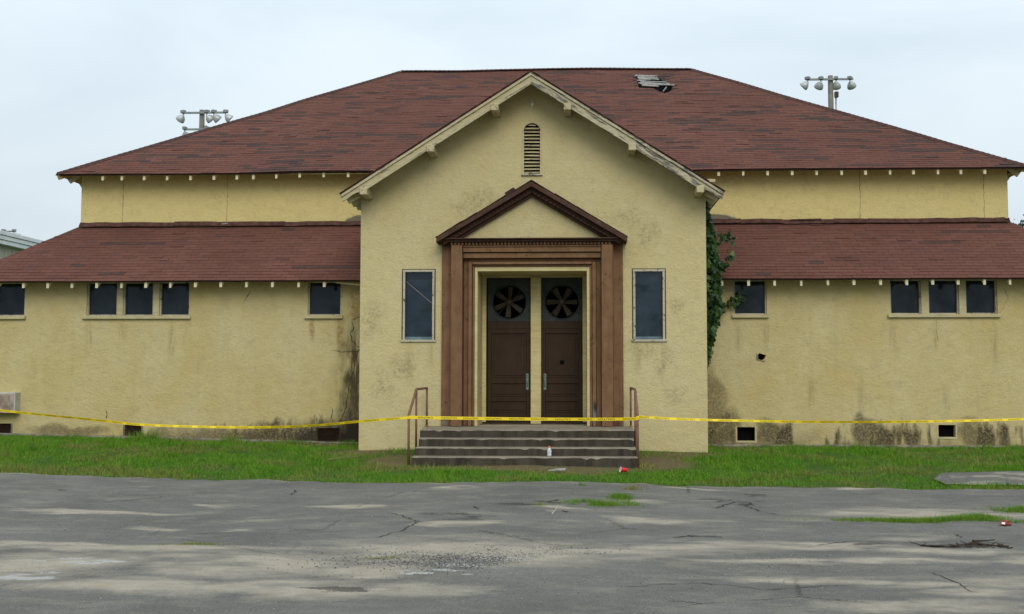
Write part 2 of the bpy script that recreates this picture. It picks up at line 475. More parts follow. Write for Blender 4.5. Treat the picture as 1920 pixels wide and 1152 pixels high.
M['gravel'] = make_leaf('gravel_stone', (0.05, 0.048, 0.044), (0.30, 0.285, 0.26))
M['clear'] = make_simple('clear_plastic', (0.50, 0.53, 0.55), .2, .5, 0, .2, 40)
M['label'] = make_simple('bottle_label', (0.60, 0.60, 0.62), .5, .3, 0, .35, 60)
M['orange'] = make_simple('orange_cap', (0.75, 0.10, 0.015), .45, .4, 0, .05)
M['red'] = make_simple('red_cup', (0.62, 0.012, 0.012), .35, .45, 0, .05)
M['white'] = make_simple('white_plastic', (0.78, 0.76, 0.73), .4, .4, 0, .05)
M['card'] = make_simple('grey_card', (0.26, 0.255, 0.225), .9, .1, 0, .25, 12)
M['wrap'] = make_simple('red_brown_wrapper', (0.22, 0.040, 0.025), .5, .4, 0, .4, 25)
M['stick'] = make_simple('dead_wood_and_frame_shadow', (0.055, 0.040, 0.031), .95, .1, 0, .4, 20)
M['straw_stick'] = make_simple('straw_brown_branch', (0.20, 0.155, 0.09), .95, .1, 0, .3, 20)
M['pale_stick'] = make_simple('pale_twig', (0.48, 0.43, 0.34), .9, .1)


# ------------------------------------------------------------------ mesh builder
def tag(o, label=None, cat=None, group=None, kind=None):
    for k, v in (('label', label), ('category', cat), ('group', group), ('kind', kind)):
        if v:
            o[k] = v
    return o


def empty(name, loc, label, cat, group=None):
    o = bpy.data.objects.new(name, None)
    o.empty_display_size = .2
    o.location = loc
    COL.objects.link(o)
    return tag(o, label, cat, group)


def base_of(o):
    v = Vector((0, 0, 0))
    while o:
        v += o.location
        o = o.parent
    return v


class MB:
    def __init__(s):
        s.v, s.f, s.at = [], [], {}

    def add(s, vs, fs):
        k = len(s.v)
        s.v += [tuple(v) for v in vs]
        s.f += [tuple(i + k for i in f) for f in fs]
        return s

    def box(s, x0, x1, y0, y1, z0, z1):
        return s.add([(x0, y0, z0), (x1, y0, z0), (x1, y1, z0), (x0, y1, z0), (x0, y0, z1), (x1, y0, z1), (x1, y1, z1), (x0, y1, z1)],
                     [(0, 3, 2, 1), (4, 5, 6, 7), (0, 1, 5, 4), (1, 2, 6, 5), (2, 3, 7, 6), (3, 0, 4, 7)])

    def bar(s, a, b, w, h, up=(0, 0, 1)):
        """rectangular bar from a to b, w across, h along `up`"""
        a, b = Vector(a), Vector(b)
        d = (b - a).normalized()
        sx = d.cross(Vector(up)).normalized() * w / 2
        uz = sx.normalized().cross(d).normalized() * h / 2
        c = []
        for q in (a, b):
            c += [q - sx - uz, q + sx - uz, q + sx + uz, q - sx + uz]
        return s.add(c, [(3, 2, 1, 0), (4, 5, 6, 7), (0, 1, 5, 4), (1, 2, 6, 5), (2, 3, 7, 6), (3, 0, 4, 7)])

    def prism(s, poly, y0, y1):
        """polygon in XZ (counter-clockwise seen from -Y) extruded from y0 (front) to y1"""
        n = len(poly)
        tri = tessellate_polygon([[Vector((x, z, 0)) for x, z in poly]])
        vs = [(x, y0, z) for x, z in poly] + [(x, y1, z) for x, z in poly]
        area = sum(poly[i][0] * poly[(i + 1) % n][1] - poly[(i + 1) % n][0] * poly[i][1] for i in range(n))
        fs = []
        for t in tri:
            a, b, c = (poly[i] for i in t)
            o = (b[0] - a[0]) * (c[1] - a[1]) - (c[0] - a[0]) * (b[1] - a[1])
            t = t if o > 0 else t[::-1]
            fs.append(tuple(t))
            fs.append(tuple(i + n for i in t[::-1]))
        for i in range(n):
            j = (i + 1) % n
            q = (i, i + n, j + n, j)
            fs.append(q if area > 0 else q[::-1])
        return s.add(vs, fs)

    def holed(s, outer, holes, y, depth):
        """wall face in XZ at y facing -Y, with openings whose reveals go back by depth"""
        loops = [outer] + holes
        flat = [p for l in loops for p in l]
        tri = tessellate_polygon([[Vector((x, z, 0)) for x, z in l] for l in loops])
        vs = [(x, y, z) for x, z in flat]
        fs = []
        for t in tri:
            a, b, c = (flat[i] for i in t)
            o = (b[0] - a[0]) * (c[1] - a[1]) - (c[0] - a[0]) * (b[1] - a[1])
            if abs(o) < 1e-9:
                continue
            fs.append(tuple(t) if o > 0 else tuple(t[::-1]))
        k = len(outer)
        for l in holes:
            n = len(l)
            area = sum(l[i][0] * l[(i + 1) % n][1] - l[(i + 1) % n][0] * l[i][1] for i in range(n))
            b0 = len(vs)
            vs += [(x, y + depth, z) for x, z in l]
            for i in range(n):
                j = (i + 1) % n
                q = (k + i, k + j, b0 + j, b0 + i)
                fs.append(q if area > 0 else q[::-1])
            k += n
        return s.add(vs, fs)

    def tube(s, pts, r, n=8, r1=None, caps=True):
        pts = [Vector(p) for p in pts]
        m = len(pts)
        rings = []
        prev = None
        for i, p in enumerate(pts):
            d = (pts[min(i + 1, m - 1)] - pts[max(i - 1, 0)]).normalized()
            ref = Vector((0, 0, 1)) if abs(d.z) < .9 else Vector((1, 0, 0))
            u = d.cross(ref).normalized() if prev is None else (prev - d * prev.dot(d)).normalized()
            prev = u
            w = d.cross(u)
            rr = r if r1 is None else r + (r1 - r) * i / (m - 1)
            rings.append([p + (u * math.cos(2 * math.pi * k / n) + w * math.sin(2 * math.pi * k / n)) * rr for k in range(n)])
        vs = [q for ring in rings for q in ring]
        fs = [(i * n + k, i * n + (k + 1) % n, (i + 1) * n + (k + 1) % n, (i + 1) * n + k) for i in range(m - 1) for k in range(n)]
        if caps:
            fs += [tuple(range(n - 1, -1, -1)), tuple((m - 1) * n + k for k in range(n))]
        return s.add(vs, fs)

    def lathe(s, prof, origin=(0, 0, 0), axis=(0, 0, 1), n=16):
        """prof: (radius, height) along axis"""
        o, a = Vector(origin), Vector(axis).normalized()
        u = a.orthogonal().normalized()
        w = a.cross(u)
        vs = [o + a * h + (u * math.cos(2 * math.pi * k / n) + w * math.sin(2 * math.pi * k / n)) * r for r, h in prof for k in range(n)]
        fs = [(i * n + k, i * n + (k + 1) % n, (i + 1) * n + (k + 1) % n, (i + 1) * n + k) for i in range(len(prof) - 1) for k in range(n)]
        return s.add(vs, fs)

    def build(s, name, mat, parent=None, smooth=False, bevel=0.0, loc=None):
        base = base_of(parent) if parent else Vector(loc or (0, 0, 0))
        me = bpy.data.meshes.new(name)
        me.from_pydata([(x - base.x, y - base.y, z - base.z) for x, y, z in s.v], [], s.f)
        for k, val in s.at.items():
            a = me.attributes.new(k, 'FLOAT', 'FACE')
            a.data.foreach_set('value', np.asarray(val, dtype=np.float32))
        me.materials.append(M[mat])
        if smooth:
            me.polygons.foreach_set('use_smooth', [True] * len(me.polygons))
        me.update()
        o = bpy.data.objects.new(name, me)
        COL.objects.link(o)
        if parent:
            o.parent = parent
        else:
            o.location = base
        if bevel:
            md = o.modifiers.new('bevel', 'BEVEL')
            md.width, md.segments, md.limit_method = bevel, 1, 'ANGLE'
        return o


def fast_mesh(name, verts, faces, mat, attrs=None, dom='FACE', smooth=False):
    """numpy arrays -> mesh; faces is an (n, k) int array"""
    me = bpy.data.meshes.new(name)
    k = faces.shape[1]
    me.vertices.add(len(verts))
    me.vertices.foreach_set('co', np.asarray(verts, np.float32).ravel())
    me.loops.add(faces.size)
    me.loops.foreach_set('vertex_index', faces.astype(np.int32).ravel())
    me.polygons.add(len(faces))
    me.polygons.foreach_set('loop_start', np.arange(0, faces.size, k, dtype=np.int32))
    me.polygons.foreach_set('loop_total', np.full(len(faces), k, dtype=np.int32))
    if smooth:
        me.polygons.foreach_set('use_smooth', np.ones(len(faces), dtype=bool))
    for nm, val in (attrs or {}).items():
        a = me.attributes.new(nm, 'FLOAT', dom)
        a.data.foreach_set('value', np.asarray(val, np.float32))
    me.update(calc_edges=True)
    me.materials.append(M[mat])
    o = bpy.data.objects.new(name, me)
    COL.objects.link(o)
    return o


_lat = rng.random((256, 256))


def vnoise(x, y, oct=4):
    x, y = np.asarray(x, float), np.asarray(y, float)
    tot, amp, s = 0, 1.0, 0
    for o in range(oct):
        xi, yi = np.floor(x).astype(int), np.floor(y).astype(int)
        fx, fy = x - xi, y - yi
        fx, fy = fx * fx * (3 - 2 * fx), fy * fy * (3 - 2 * fy)
        g = lambda a, b: _lat[(xi + a) % 256, (yi + b) % 256]
        v = (g(0, 0) * (1 - fx) + g(1, 0) * fx) * (1 - fy) + (g(0, 1) * (1 - fx) + g(1, 1) * fx) * fy
        tot = tot + v * amp
        s += amp
        amp *= .5
        x, y = x * 2.03 + 17.3, y * 2.03 + 5.1
    return tot / s


# ------------------------------------------------------------------ ground
def gz(x, y):
    a = np.interp(x, [-15, -12.9, -9.4, -7.2, -4.9, -1, 3, 12], [.16, .13, .055, .0, -.055, 0, -.08, -.10])
    b = np.interp(y, [15, 17.6, 19.7, 22, 23.8], [-.27, -.25, -.15, 0, 0])
    return a * np.clip((np.asarray(y) - 9) / 6, 0, 1) + b


EDGE_X = [-60, -9.7, -7.9, -5.25, -3.4, -.76, .97, 1.47, 3.9, 5.9, 6.9, 14, 60]
EDGE_Y = [17.9, 17.87, 17.94, 18.0, 17.62, 17.63, 17.85, 17.60, 17.62, 17.6, 17.55, 17.5, 17.5]


def edge_y(x):
    x = np.asarray(x, float)
    return np.interp(x, EDGE_X, EDGE_Y) + (vnoise(x * 1.7 + 40, x * 0 + 3.3, 5) - .5) * .55


def graded(lo, a, b, hi, step, n=14):
    """coordinates: even between a and b, thinning out to lo and hi"""
    core = np.arange(a, b + 1e-6, step)
    t = np.linspace(0, 1, n)[1:] ** 2.4
    return np.concatenate([(a - (a - lo) * t)[::-1], core, b + (hi - b) * t])


def grid_faces(nx, ny):
    i = np.arange(nx * ny).reshape(ny, nx)
    return np.stack([i[:-1, :-1].ravel(), i[:-1, 1:].ravel(), i[1:, 1:].ravel(), i[1:, :-1].ravel()], 1)


def bare_at(x, y):
    """how bare and dry the turf is: worn round the steps and along the kerb"""
    e = lambda cx, cy, rx, ry: np.clip(1.25 - np.hypot((x - cx) / rx, (y - cy) / ry), 0, 1)
    v = np.maximum.reduce([e(-1.0, 19.45, 2.6, .42), e(1.5, 20.5, .65, 1.2), e(-3.55, 20.5, .7, 1.1) * .8, e(-.2, 18.95, 1.0, .35) * .8, e(2.0, 21.6, .8, .5), e(-5.3, 23.5, .8, .4),
                           e(3.4, 23.2, .9, .45) * .6, e(-4.5, 21.6, .8, .8) * .7])
    return np.clip(v * (0.55 + .9 * vnoise(x * 2.3, y * 2.3, 3)), 0, 1)


gx = graded(-900, -16, 15, 900, .25)
gy = graded(-900, 5, 25, 1600, .25)
GX, GY = np.meshgrid(gx, gy)
GZ = gz(GX, GY) + (vnoise(GX * 1.2, GY * 1.2) - .5) * .035
g_obj = fast_mesh('ground', np.stack([GX.ravel(), GY.ravel(), GZ.ravel()], 1), grid_faces(len(gx), len(gy)), 'ground', {'bare': bare_at(GX, GY).ravel()}, 'POINT', True)
tag(g_obj, kind='structure')

# asphalt lot up to the ragged turf edge: (x, y, half-width, half-depth) of blown sand, crusted lime and oily spots, in metres
SAND = [(-1.22, 10.96, 1.39, .71), (-2.81, 10.07, .74, .66), (-4.27, 10.97, 1.7, .19), (-4.96, 10.04, .83, .70), (-5.71, 11.19, .8, .13), (-1.86, 9.77, .57, .36), (-.46, 10.54, .82, .48),
        (2.15, 11.41, 1.44, .19), (2.62, 11.53, .67, .19), (1.57, 10.44, .66, .12), (2.85, 10.56, .66, .16), (3.7, 11.17, .75, .18), (4.02, 10.62, .31, .26), (1.88, 9.49, .6, .13),
        (2.73, 9.31, .4, .15), (3.2, 8.92, .34, .17), (4.4, 14.48, 1.26, .54), (5.43, 14.31, .42, .47), (.84, 15.44, .3, .18), (-1.63, 12.84, .34, .27), (.66, 13.35, .39, .3),
        (-3.15, 14.62, .28, .17), (-6.56, 13.64, .56, .13), (-5.02, 14.75, .4, .16), (-4.84, 12.43, .24, .16), (-1.89, 16.91, .33, .29), (-.2, 14.53, .28, .17), (-3.49, 8.99, 1.33, .31),
        (-2.09, 8.72, .55, .29), (-2.64, 9.13, .72, .22), (1.04, 11.2, .76, .17), (.16, 10.9, .79, .23), (-1.7, 8.95, .26, .11), (-6.09, 13.84, 1.14, .14), (-3.98, 12.27, .18, .12),
        (1.03, 13.16, .45, .24), (4.31, 17.46, .51, .21), (1.76, 17.13, .25, .15), (7.4, 14.4, 1.8, .5), (-8.3, 12.2, 1.9, .3), (6.4, 11.2, 1.4, .3)]
WHITE = [(-4.74, 9.4, .34, .17), (-4.49, 10.11, .3, .11), (-1.08, 9.70, .40, .10), (-.31, 10.76, .18, .09), (-4.69, 10.1, .15, .08), (-4.9, 10.32, .4, .09), (-1.0, 10.25, .45, .32)]
DARK = [(-1.58, 13.55, .4, .4), (2.2, 15.59, .38, .43), (-.64, 14.86, .43, .24), (1.12, 12.07, .35, .2), (2.78, 16.32, .2, .2), (-8.31, 17.26, .11, .22), (-7.89, 16.21, .11, .19),
        (-1.92, 8.94, .22, .17), (3.05, 11.49, .34, .23), (4.09, 11.66, .39, .19)]
ax = graded(-60, -8, 8, 60, .04, 24)
at_ = np.concatenate([np.linspace(-60, 6.9, 20), np.arange(7.0, 17.0, .04)])
AX, AT = np.meshgrid(ax, at_)
AE = edge_y(AX)
AY = np.where(AT > 14, 14 + (AT - 14) / 2.96 * (AE - 14), AT)


def spots(lst, wob, soft):
    out = np.zeros_like(AX)
    wx = (vnoise(AX * 1.1, AY * 2.6) - .5) * wob * 2.2
    wy = (vnoise(AX * 1.3 + 50, AY * 3.2 + 9) - .5) * wob * .8
    br = np.clip(.25 + 1.5 * vnoise(AX * 2.2 + 11, AY * 4.2 + 3, 5), 0, 1.35)
    for x, y, rx, ry in lst:
        d = np.hypot((AX + wx - x) / (rx * 1.1), (AY + wy - y) / (ry * 1.1))
        out = np.maximum(out, np.clip((1.35 - d) / soft, 0, 1))
    return np.clip(out * br, 0, 1)


streak = np.clip((vnoise(AX * .8 + 3, AY * 1.9 + 8, 6) - .56) * 5.0, 0, 1) * np.clip((15.5 - AY) / 4, .15, 1) * .62
sand_v = np.clip(np.maximum(spots(SAND, .6, 1.15), streak), 0, 1)
rim = np.clip(1 - (AE - AY) / .16, 0, 1) * np.clip((vnoise(AX * 1.3 + 70, AY * 0 + 2) - .45) * 5, 0, 1)
sand_v = np.maximum(sand_v, rim)
white_v = spots(WHITE, .5, .9) * np.clip((vnoise(AX * 5 + 3, AY * 16, 4) - .34) * 4.5, 0, 1)
dark_v = spots(DARK, .7, .9) * np.clip((vnoise(AX * 3.1, AY * 7) - .38) * 5, 0, 1)
AZ = gz(AX, AY) + .026 + (vnoise(AX * .8, AY * .8) - .5) * .03 + sand_v * .004
AZ = np.where(AT >= at_[-1] - 1e-6, AZ - .04, AZ)
lot = fast_mesh('parking_lot', np.stack([AX.ravel(), AY.ravel(), AZ.ravel()], 1), grid_faces(len(ax), len(at_)), 'asphalt',
                {'sand': sand_v.ravel(), 'white': white_v.ravel(), 'dark': dark_v.ravel()}, 'POINT', True)
tag(lot, kind='structure')

# an older slab of asphalt beyond a strip of turf
PX0 = 5.95
px_ = np.linspace(PX0, 14, 60)
PT = np.linspace(0, 1, 14)
PXm, PTm = np.meshgrid(px_, PT)
near = 18.0 + (vnoise(px_ * 2, px_ * 0 + 7) - .5) * .2
far = np.interp(px_, [PX0, 6.3, 7.7, 14], [18.6, 19.35, 19.65, 19.8]) + (vnoise(px_ * 2.5, px_ * 0 + 21) - .5) * .16
PYm = near + (far - near) * PTm
PZm = gz(PXm, PYm) + .028
patch = fast_mesh('pavement_patch', np.stack([PXm.ravel(), PYm.ravel(), PZm.ravel()], 1), grid_faces(60, 14), 'asphalt',
                  {'sand': (vnoise(PXm * 1.2, PYm * 3) > .6).astype(float).ravel() * .5}, 'POINT', True)
tag(patch, kind='structure')

GROUND_CRACKS = [
    ([(2.44, 11.44), (2.65, 11.68), (2.91, 11.83), (3.26, 11.85), (3.57, 11.75)], .011), ([(1.22, 11.96), (1.18, 12.08), (1.07, 11.91), (1.0, 11.94)], .018),
    ([(1.83, 14.82), (2.01, 15.26), (2.19, 15.59), (2.41, 15.51), (2.28, 15.15), (2.38, 14.63), (2.55, 14.19)], .014), ([(1.89, 15.53), (2.08, 15.69), (2.22, 15.83)], .02), ([(2.41, 16.25), (2.79, 16.39)], .016),
    ([(-4.28, 16.04), (-4.37, 16.66)], .012), ([(-2.46, 13.88), (-2.21, 13.51), (-1.95, 13.03), (-1.99, 12.24), (-2.19, 11.72)], .008), ([(3.09, 9.9), (3.15, 9.51), (3.16, 8.92)], .006), ([(4.23, 12.57), (4.17, 12.14)], .008),
    ([(-1.45, 14.57), (-1.33, 14.28)], .02), ([(-.66, 15.15), (-.43, 15.08), (-.29, 15.34)], .022), ([(-.23, 14.13), (-.16, 13.98)], .02), ([(-7.2, 14.6), (-6.4, 14.9), (-6.0, 15.6)], .008), ([(-4.3, 12.0), (-3.4, 12.4), (-2.9, 12.3)], .007),
    ([(5.2, 15.6), (6.0, 15.2), (6.9, 15.5)], .008), ([(.3, 9.1), (1.0, 9.3), (1.5, 9.05), (2.3, 9.2)], .006)]
for pts, wd in GROUND_CRACKS:
    fine = []
    for (xa, ya), (xb, yb) in zip(pts[:-1], pts[1:]):
        n_ = max(3, int(math.hypot(xb - xa, yb - ya) / .06))
        fine += [(xa + (xb - xa) * k / n_, ya + (yb - ya) * k / n_) for k in range(n_)]
    fine.append(pts[-1])
    cm = MB()
    vs = []
    for i_, (x, y) in enumerate(fine):
        x2, y2 = fine[min(i_ + 1, len(fine) - 1)]
        x1, y1 = fine[max(i_ - 1, 0)]
        L_ = math.hypot(x2 - x1, y2 - y1) + 1e-6
        sx, sy = -(y2 - y1) / L_, (x2 - x1) / L_
        o_ = rnd.uniform(-.025, .025)
        ww = wd * rnd.uniform(.25, 1.3) * (1 if 0 < i_ < len(fine) - 1 else .2)
        for q_ in (-ww, ww):
            px, py = x + sx * (o_ + q_), y + sy * (o_ + q_)
            vs.append((px, py, float(gz(px, py)) + .026 + (float(vnoise(px * .8, py * .8)) - .5) * .03 + .006))
    cm.add(vs, [(2 * k, 2 * k + 1, 2 * k + 3, 2 * k + 2) for k in range(len(fine) - 1)])
    cm.build('pavement_crack', 'tar', lot)

# ------------------------------------------------------------------ the building
C0 = -0.975                                   # centre line of the entrance
bld = empty('stucco_building', (C0, 23.8, 0.0), 'weathered yellow stucco hall with red-brown hipped roofs and a gabled entrance', 'building')
YF, YW, YU = 22.0, 23.8, 25.3                 # entrance wall, wing wall, clerestory wall
GHW = 3.535
PITCHR = 0.641


def rect(x0, x1, z0, z1):
    return [(x0, z0), (x1, z0), (x1, z1), (x0, z1)]


# --- entrance block
wins_f = [(-3.615, -2.991, 2.19, 3.615), (1.088, 1.705, 2.19, 3.61)]
arch_hole = [(-1.172, 5.60), (-.792, 5.60), (-.792, 6.49)] + [(-.982 + .19 * math.cos(R(a)), 6.49 + .19 * math.sin(R(a))) for a in range(15, 180, 15)] + [(-1.172, 6.49)]
gz_top = lambda d: 7.622 - PITCHR * d
outer = [(C0 - GHW, -.5), (C0 + GHW, -.5), (C0 + GHW + .0, gz_top(GHW) - .12), (C0, gz_top(0) - .12), (C0 - GHW, gz_top(GHW) - .12)]
door_hole = rect(C0 - 1.17, C0 + 1.17, .451, 3.68)
w = MB()
w.holed(outer, [rect(*a) for a in wins_f] + [arch_hole, door_hole], YF, .16)
zt = gz_top(GHW) - .12
for sx in (-1, 1):                            # side walls
    x = C0 + sx * GHW
    q = [(x, YF, -.5), (x, YU + .1, -.5), (x, YU + .1, zt), (x, YF, zt)]
    w.add(q, [(0, 1, 2, 3) if sx > 0 else (3, 2, 1, 0)])
w.build('entrance_wall', 'stucco', bld)

# recessed doorway lining
j = MB()
J = 1.11
j.box(C0 - 1.17, C0 - J, 21.90, 23.02, .452, 3.68)
j.build('door_jamb', 'cream_clean', bld, bevel=.006)
j = MB()
j.box(C0 + J, C0 + 1.17, 21.90, 23.02, .452, 3.68)
j.build('door_jamb', 'cream_clean', bld, bevel=.006)
j = MB()
j.box(C0 - J, C0 + J, 21.90, 23.02, 3.59, 3.68)
j.build('door_lintel', 'cream_clean', bld, bevel=.006)
for s in (-1, 1):
    j = MB()
    xa, xb = sorted((C0 + s * J * .999, C0 + s * 1.025))
    j.box(xa, xb, 22.94, 23.08, .452, 3.588)
    j.build('door_frame', 'cream_clean', bld, bevel=.005)
j = MB()
j.box(C0 - 1.025, C0 + 1.025, 22.94, 23.08, 3.555, 3.588)
j.build('door_head', 'cream_clean', bld, bevel=.004)
j = MB()
j.box(C0 - .075, C0 + .145, 22.90, 23.06, .452, 3.553)
j.build('center_post', 'cream_clean', bld, bevel=.008)
j = MB()
j.box(C0 - 1.10, C0 + 1.10, 22.93, 23.12, .452, .492)
j.build('door_sill', 'door', bld)
v = MB()
v.box(-4.3, 2.3, 23.6, 24.9, .2, 4.4)
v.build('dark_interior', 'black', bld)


def door(x0, x1, hx, hole):
    zb, zt_ = .495, 2.46
    d = MB()
    st = .085
    y0, y1 = 23.0, 23.05
    d.box(x0, x0 + st, y0, y1, zb, zt_).box(x1 - st, x1, y0, y1, zb, zt_)
    rails = [(zb, .68), (.92, 1.02), (1.30, 1.42), (2.36, zt_)]
    for a, b in rails:
        d.box(x0 + st, x1 - st, y0, y1, a, b)
    D = d.build('door', 'door', bld, bevel=.004)
    for (a, b), (c, e) in zip(rails[:-1], rails[1:]):
        p = MB()
        p.box(x0 + st, x1 - st, y0 + .022, y1 - .005, b, c)
        p.box(x0 + st + .05, x1 - st - .05, y0 + .012, y0 + .03, b + .05, c - .05)
        p.build('panel', 'door', D, bevel=.006)
    h = MB()
    h.box(hx - .027, hx + .027, y0 - .006, y0 + .004, 1.17, 1.51)
    h.build('handle_plate', 'handle', D)
    h = MB()
    h.tube([(hx, y0 - .004, 1.24), (hx, y0 - .05, 1.26), (hx, y0 - .055, 1.34), (hx, y0 - .05, 1.42), (hx, y0 - .004, 1.44)], .010, 8)
    h.lathe([(.016, 0), (.016, .012), (0, .014)], (hx, y0 - .006, 1.48), (0, -1, 0), 10)
    h.build('pull_handle', 'handle', D, True)
    if hole:
        b = MB()
        cx, cz = hole
        b.add([(cx + a, y0 - .002 + .013, cz + c) for a, c in ((-.045, -.04), (-.02, -.05), (.04, -.035), (.05, .03), (.02, .05), (-.05, .04))], [tuple(range(6))])
        b.build('broken_hole', 'black', D)
    t = MB()
    t.box(x0, x1, y0 - .004, y1, 2.462, 2.62)
    t.build('transom_rail', 'door', bld, bevel=.004)


door(-1.975, -1.055, -1.125, None)
door(-.825, .04, -.750, (-.385, 1.745))


def exhaust_fan(x0, x1, cx, phase):
    z0, z1, cz, r = 2.622, 3.553, 3.035, .365
    circ = [(cx + r * math.cos(2 * math.pi * k / 40), cz + r * math.sin(2 * math.pi * k / 40)) for k in range(40)]
    p = MB()
    p.holed(rect(x0, x1, z0, z1), [circ], 23.02, .03)
    root = p.build('exhaust_fan', 'fanplate', bld)
    s = MB()
    s.lathe([(r + .012, -.012), (r + .012, 0), (r - .004, .01), (r - .02, .12), (r - .02, .25)], (cx, 23.02, cz), (0, 1, 0), 40)
    s.build('shroud', 'fanplate', root, True)
    for k in range(6):
        a = phase + k * math.pi / 3
        u = Vector((math.cos(a), 0, math.sin(a)))
        t = Vector((-math.sin(a), 0, math.cos(a)))
        o = Vector((cx, 23.075, cz))
        b = MB()
        pts = []
        for rr, wd, tw in ((.06, .045, .7), (.18, .056, .55), (.325, .062, .42)):
            n = t * math.cos(tw) + Vector((0, 1, 0)) * math.sin(tw)
            pts += [o + u * rr - n * wd, o + u * rr + n * wd]
        off = Vector((0, .006, 0))
        b.add(pts + [q + off for q in pts], [(0, 2, 3, 1), (2, 4, 5, 3), (7, 9, 8, 6), (9, 11, 10, 8), (0, 6, 8, 2), (2, 8, 10, 4), (1, 3, 9, 7), (3, 5, 11, 9), (4, 10, 11, 5)])
        b.build('fan_blade', 'blade', root)
    h = MB()
    h.lathe([(0, -.03), (.04, -.03), (.065, -.01), (.065, .05), (.03, .06), (.03, .2)], (cx, 23.07, cz), (0, 1, 0), 18)
    h.build('fan_hub', 'blade', root, True)
    for dx, dz in ((-.2, -.2), (.2, .2), (-.2, .2), (.2, -.2)):
        q = MB()
        q.bar((cx, 23.2, cz), (cx + dx * 1.25, 23.2, cz + dz * 1.25), .02, .02, (0, 1, 0))
        q.build('motor_bracket', 'fanplate', root)


exhaust_fan(-1.975, -1.055, -1.515, R(25))
exhaust_fan(-.825, .04, -.385, R(0))


# --- brown door surround
def part(name, mat, *boxes, bevel=.006, parent=None):
    b = MB()
    for q in boxes:
        b.box(*q)
    return b.build(name, mat, parent or bld, bevel=bevel)


for s in (-1, 1):
    def X(a, b):
        return sorted((C0 + s * a, C0 + s * b))
    a, b = X(1.652, 1.845)
    part('outer_casing', 'brown', (a, b, 21.935, 22.01, .455, 4.17))
    a, b = X(1.405, 1.630)
    pil = part('pilaster', 'brown', (a, b, 21.705, 22.01, .455, 4.105))
    a, b = X(1.636, 1.657)
    part('edge_bead', 'brown', (a, b, 21.86, 22.01, .455, 4.10), parent=pil)
    a, b = X(1.30, 1.393)
    part('inner_casing', 'brown', (a, b, 21.905, 22.01, .455, 3.845))
    a, b = X(1.220, 1.292)
    part('inner_fillet', 'brown', (a, b, 21.835, 21.99, .455, 3.77))
    a, b = X(1.172, 1.213)
    part('inner_bead', 'brown', (a, b, 21.865, 21.99, .455, 3.72), bevel=.012)
part('head_casing', 'brown', (C0 - 1.298, C0 + 1.298, 21.900, 22.0, 3.776, 3.845))
part('head_fillet', 'brown', (C0 - 1.213, C0 + 1.213, 21.820, 21.99, 3.722, 3.770))
part('head_bead', 'brown', (C0 - 1.17, C0 + 1.17, 21.868, 21.985, 3.682, 3.720), bevel=.012)
part('architrave', 'brown', (C0 - 1.393, C0 + 1.393, 21.79, 22.0, 3.848, 3.955))
part('frieze', 'brown', (C0 - 1.393, C0 + 1.393, 21.745, 22.0, 3.966, 4.058))
part('frieze_cap', 'brown', (C0 - 1.393, C0 + 1.393, 21.742, 22.0, 4.069, 4.102))
dn = MB()
k = 0
while True:
    x = C0 - 1.64 + k * .0725
    if x > C0 + 1.61:
        break
    dn.box(x, x + .040, 21.715, 21.802, 4.112, 4.162)
    k += 1
tag(dn.build('dentil_row', 'brown', bld), kind='stuff')
part('dentil_band', 'brown', (C0 - 1.65, C0 + 1.65, 21.80, 22.0, 4.107, 4.168), bevel=0)
part('cornice', 'brown_dark', (C0 - 1.86, C0 + 1.86, 21.66, 22.0, 4.17, 4.212), (C0 - 1.885, C0 + 1.885, 21.60, 22.0, 4.213, 4.238))
ty = MB()
ty.prism([(C0 - 1.60, 4.24), (C0 + 1.60, 4.24), (C0, 5.19)], 21.86, 22.005)
ty.build('tympanum', 'stucco', bld)
SL = .592


def rake(name, mat, t0, t1, y0, half, apex):
    for s in (-1, 1):
        pts = [(C0, apex - t0), (C0, apex - t1), (C0 + s * (half - .0), apex - t1 - SL * half), (C0 + s * half, apex - t0 - SL * half)]
        if s > 0:
            pts = pts[::-1]
        b = MB()
        b.prism(pts[::-1], y0, 22.003 if t0 > 0 else 22.0)
        b.build(name, mat, bld, bevel=.006)


rake('pediment_crown', 'brown_dark', .0, .105, 21.54, 1.915, 5.375)
rake('pediment_band', 'brown_dark', .107, .215, 21.68, 1.79, 5.375)
rake('pediment_bead', 'brown_dark', .217, .272, 21.76, 1.66, 5.375)
bk = MB()
for s in (-1, 1):
    for k in range(22):
        d = .08 + k * .077
        zc = 5.375 - .172 - SL * d
        bk.bar((C0 + s * d - .02, 21.668, zc + s * .5 * 0), (C0 + s * d + .02, 21.668, zc - s * SL * .04), .03, .05, (0, 0, 1))
tag(bk.build('pediment_dentil', 'brown_dark', bld), kind='stuff')
for s in (-1, 1):                                  # torn roofing felt on the pediment
    d = 0
    while d < 1.9:
        ln = rnd.uniform(.22, .5)
        e = min(d + ln, 1.93)
        t = MB()
        lift = rnd.uniform(.004, .022)
        z0, z1 = 5.378 - SL * d + lift, 5.378 - SL * e + lift * .4
        x0, x1 = C0 + s * d, C0 + s * e
        yf = 21.53 + rnd.uniform(-.02, .05)
        t.add([(x0, yf, z0), (x1, yf + .01, z1), (x1, 22, z1 + .01), (x0, 22, z0 + .01), (x0, yf, z0 + .014), (x1, yf + .01, z1 + .014), (x1, 22, z1 + .03), (x0, 22, z0 + .03)],
              [(0, 1, 5, 4), (1, 2, 6, 5), (3, 0, 4, 7), (4, 5, 6, 7), (0, 3, 2, 1)])
        t.build('roofing_felt', 'deck', bld)
        d = e - .03
t = MB()
t.bar((C0 - .34, 21.62, 5.375 - SL * .34 + .045), (C0 - .52, 21.62, 5.375 - SL * .52 + .04), .18, .07, (0, 0, 1))
t.build('loose_shingle', 'deck', bld)


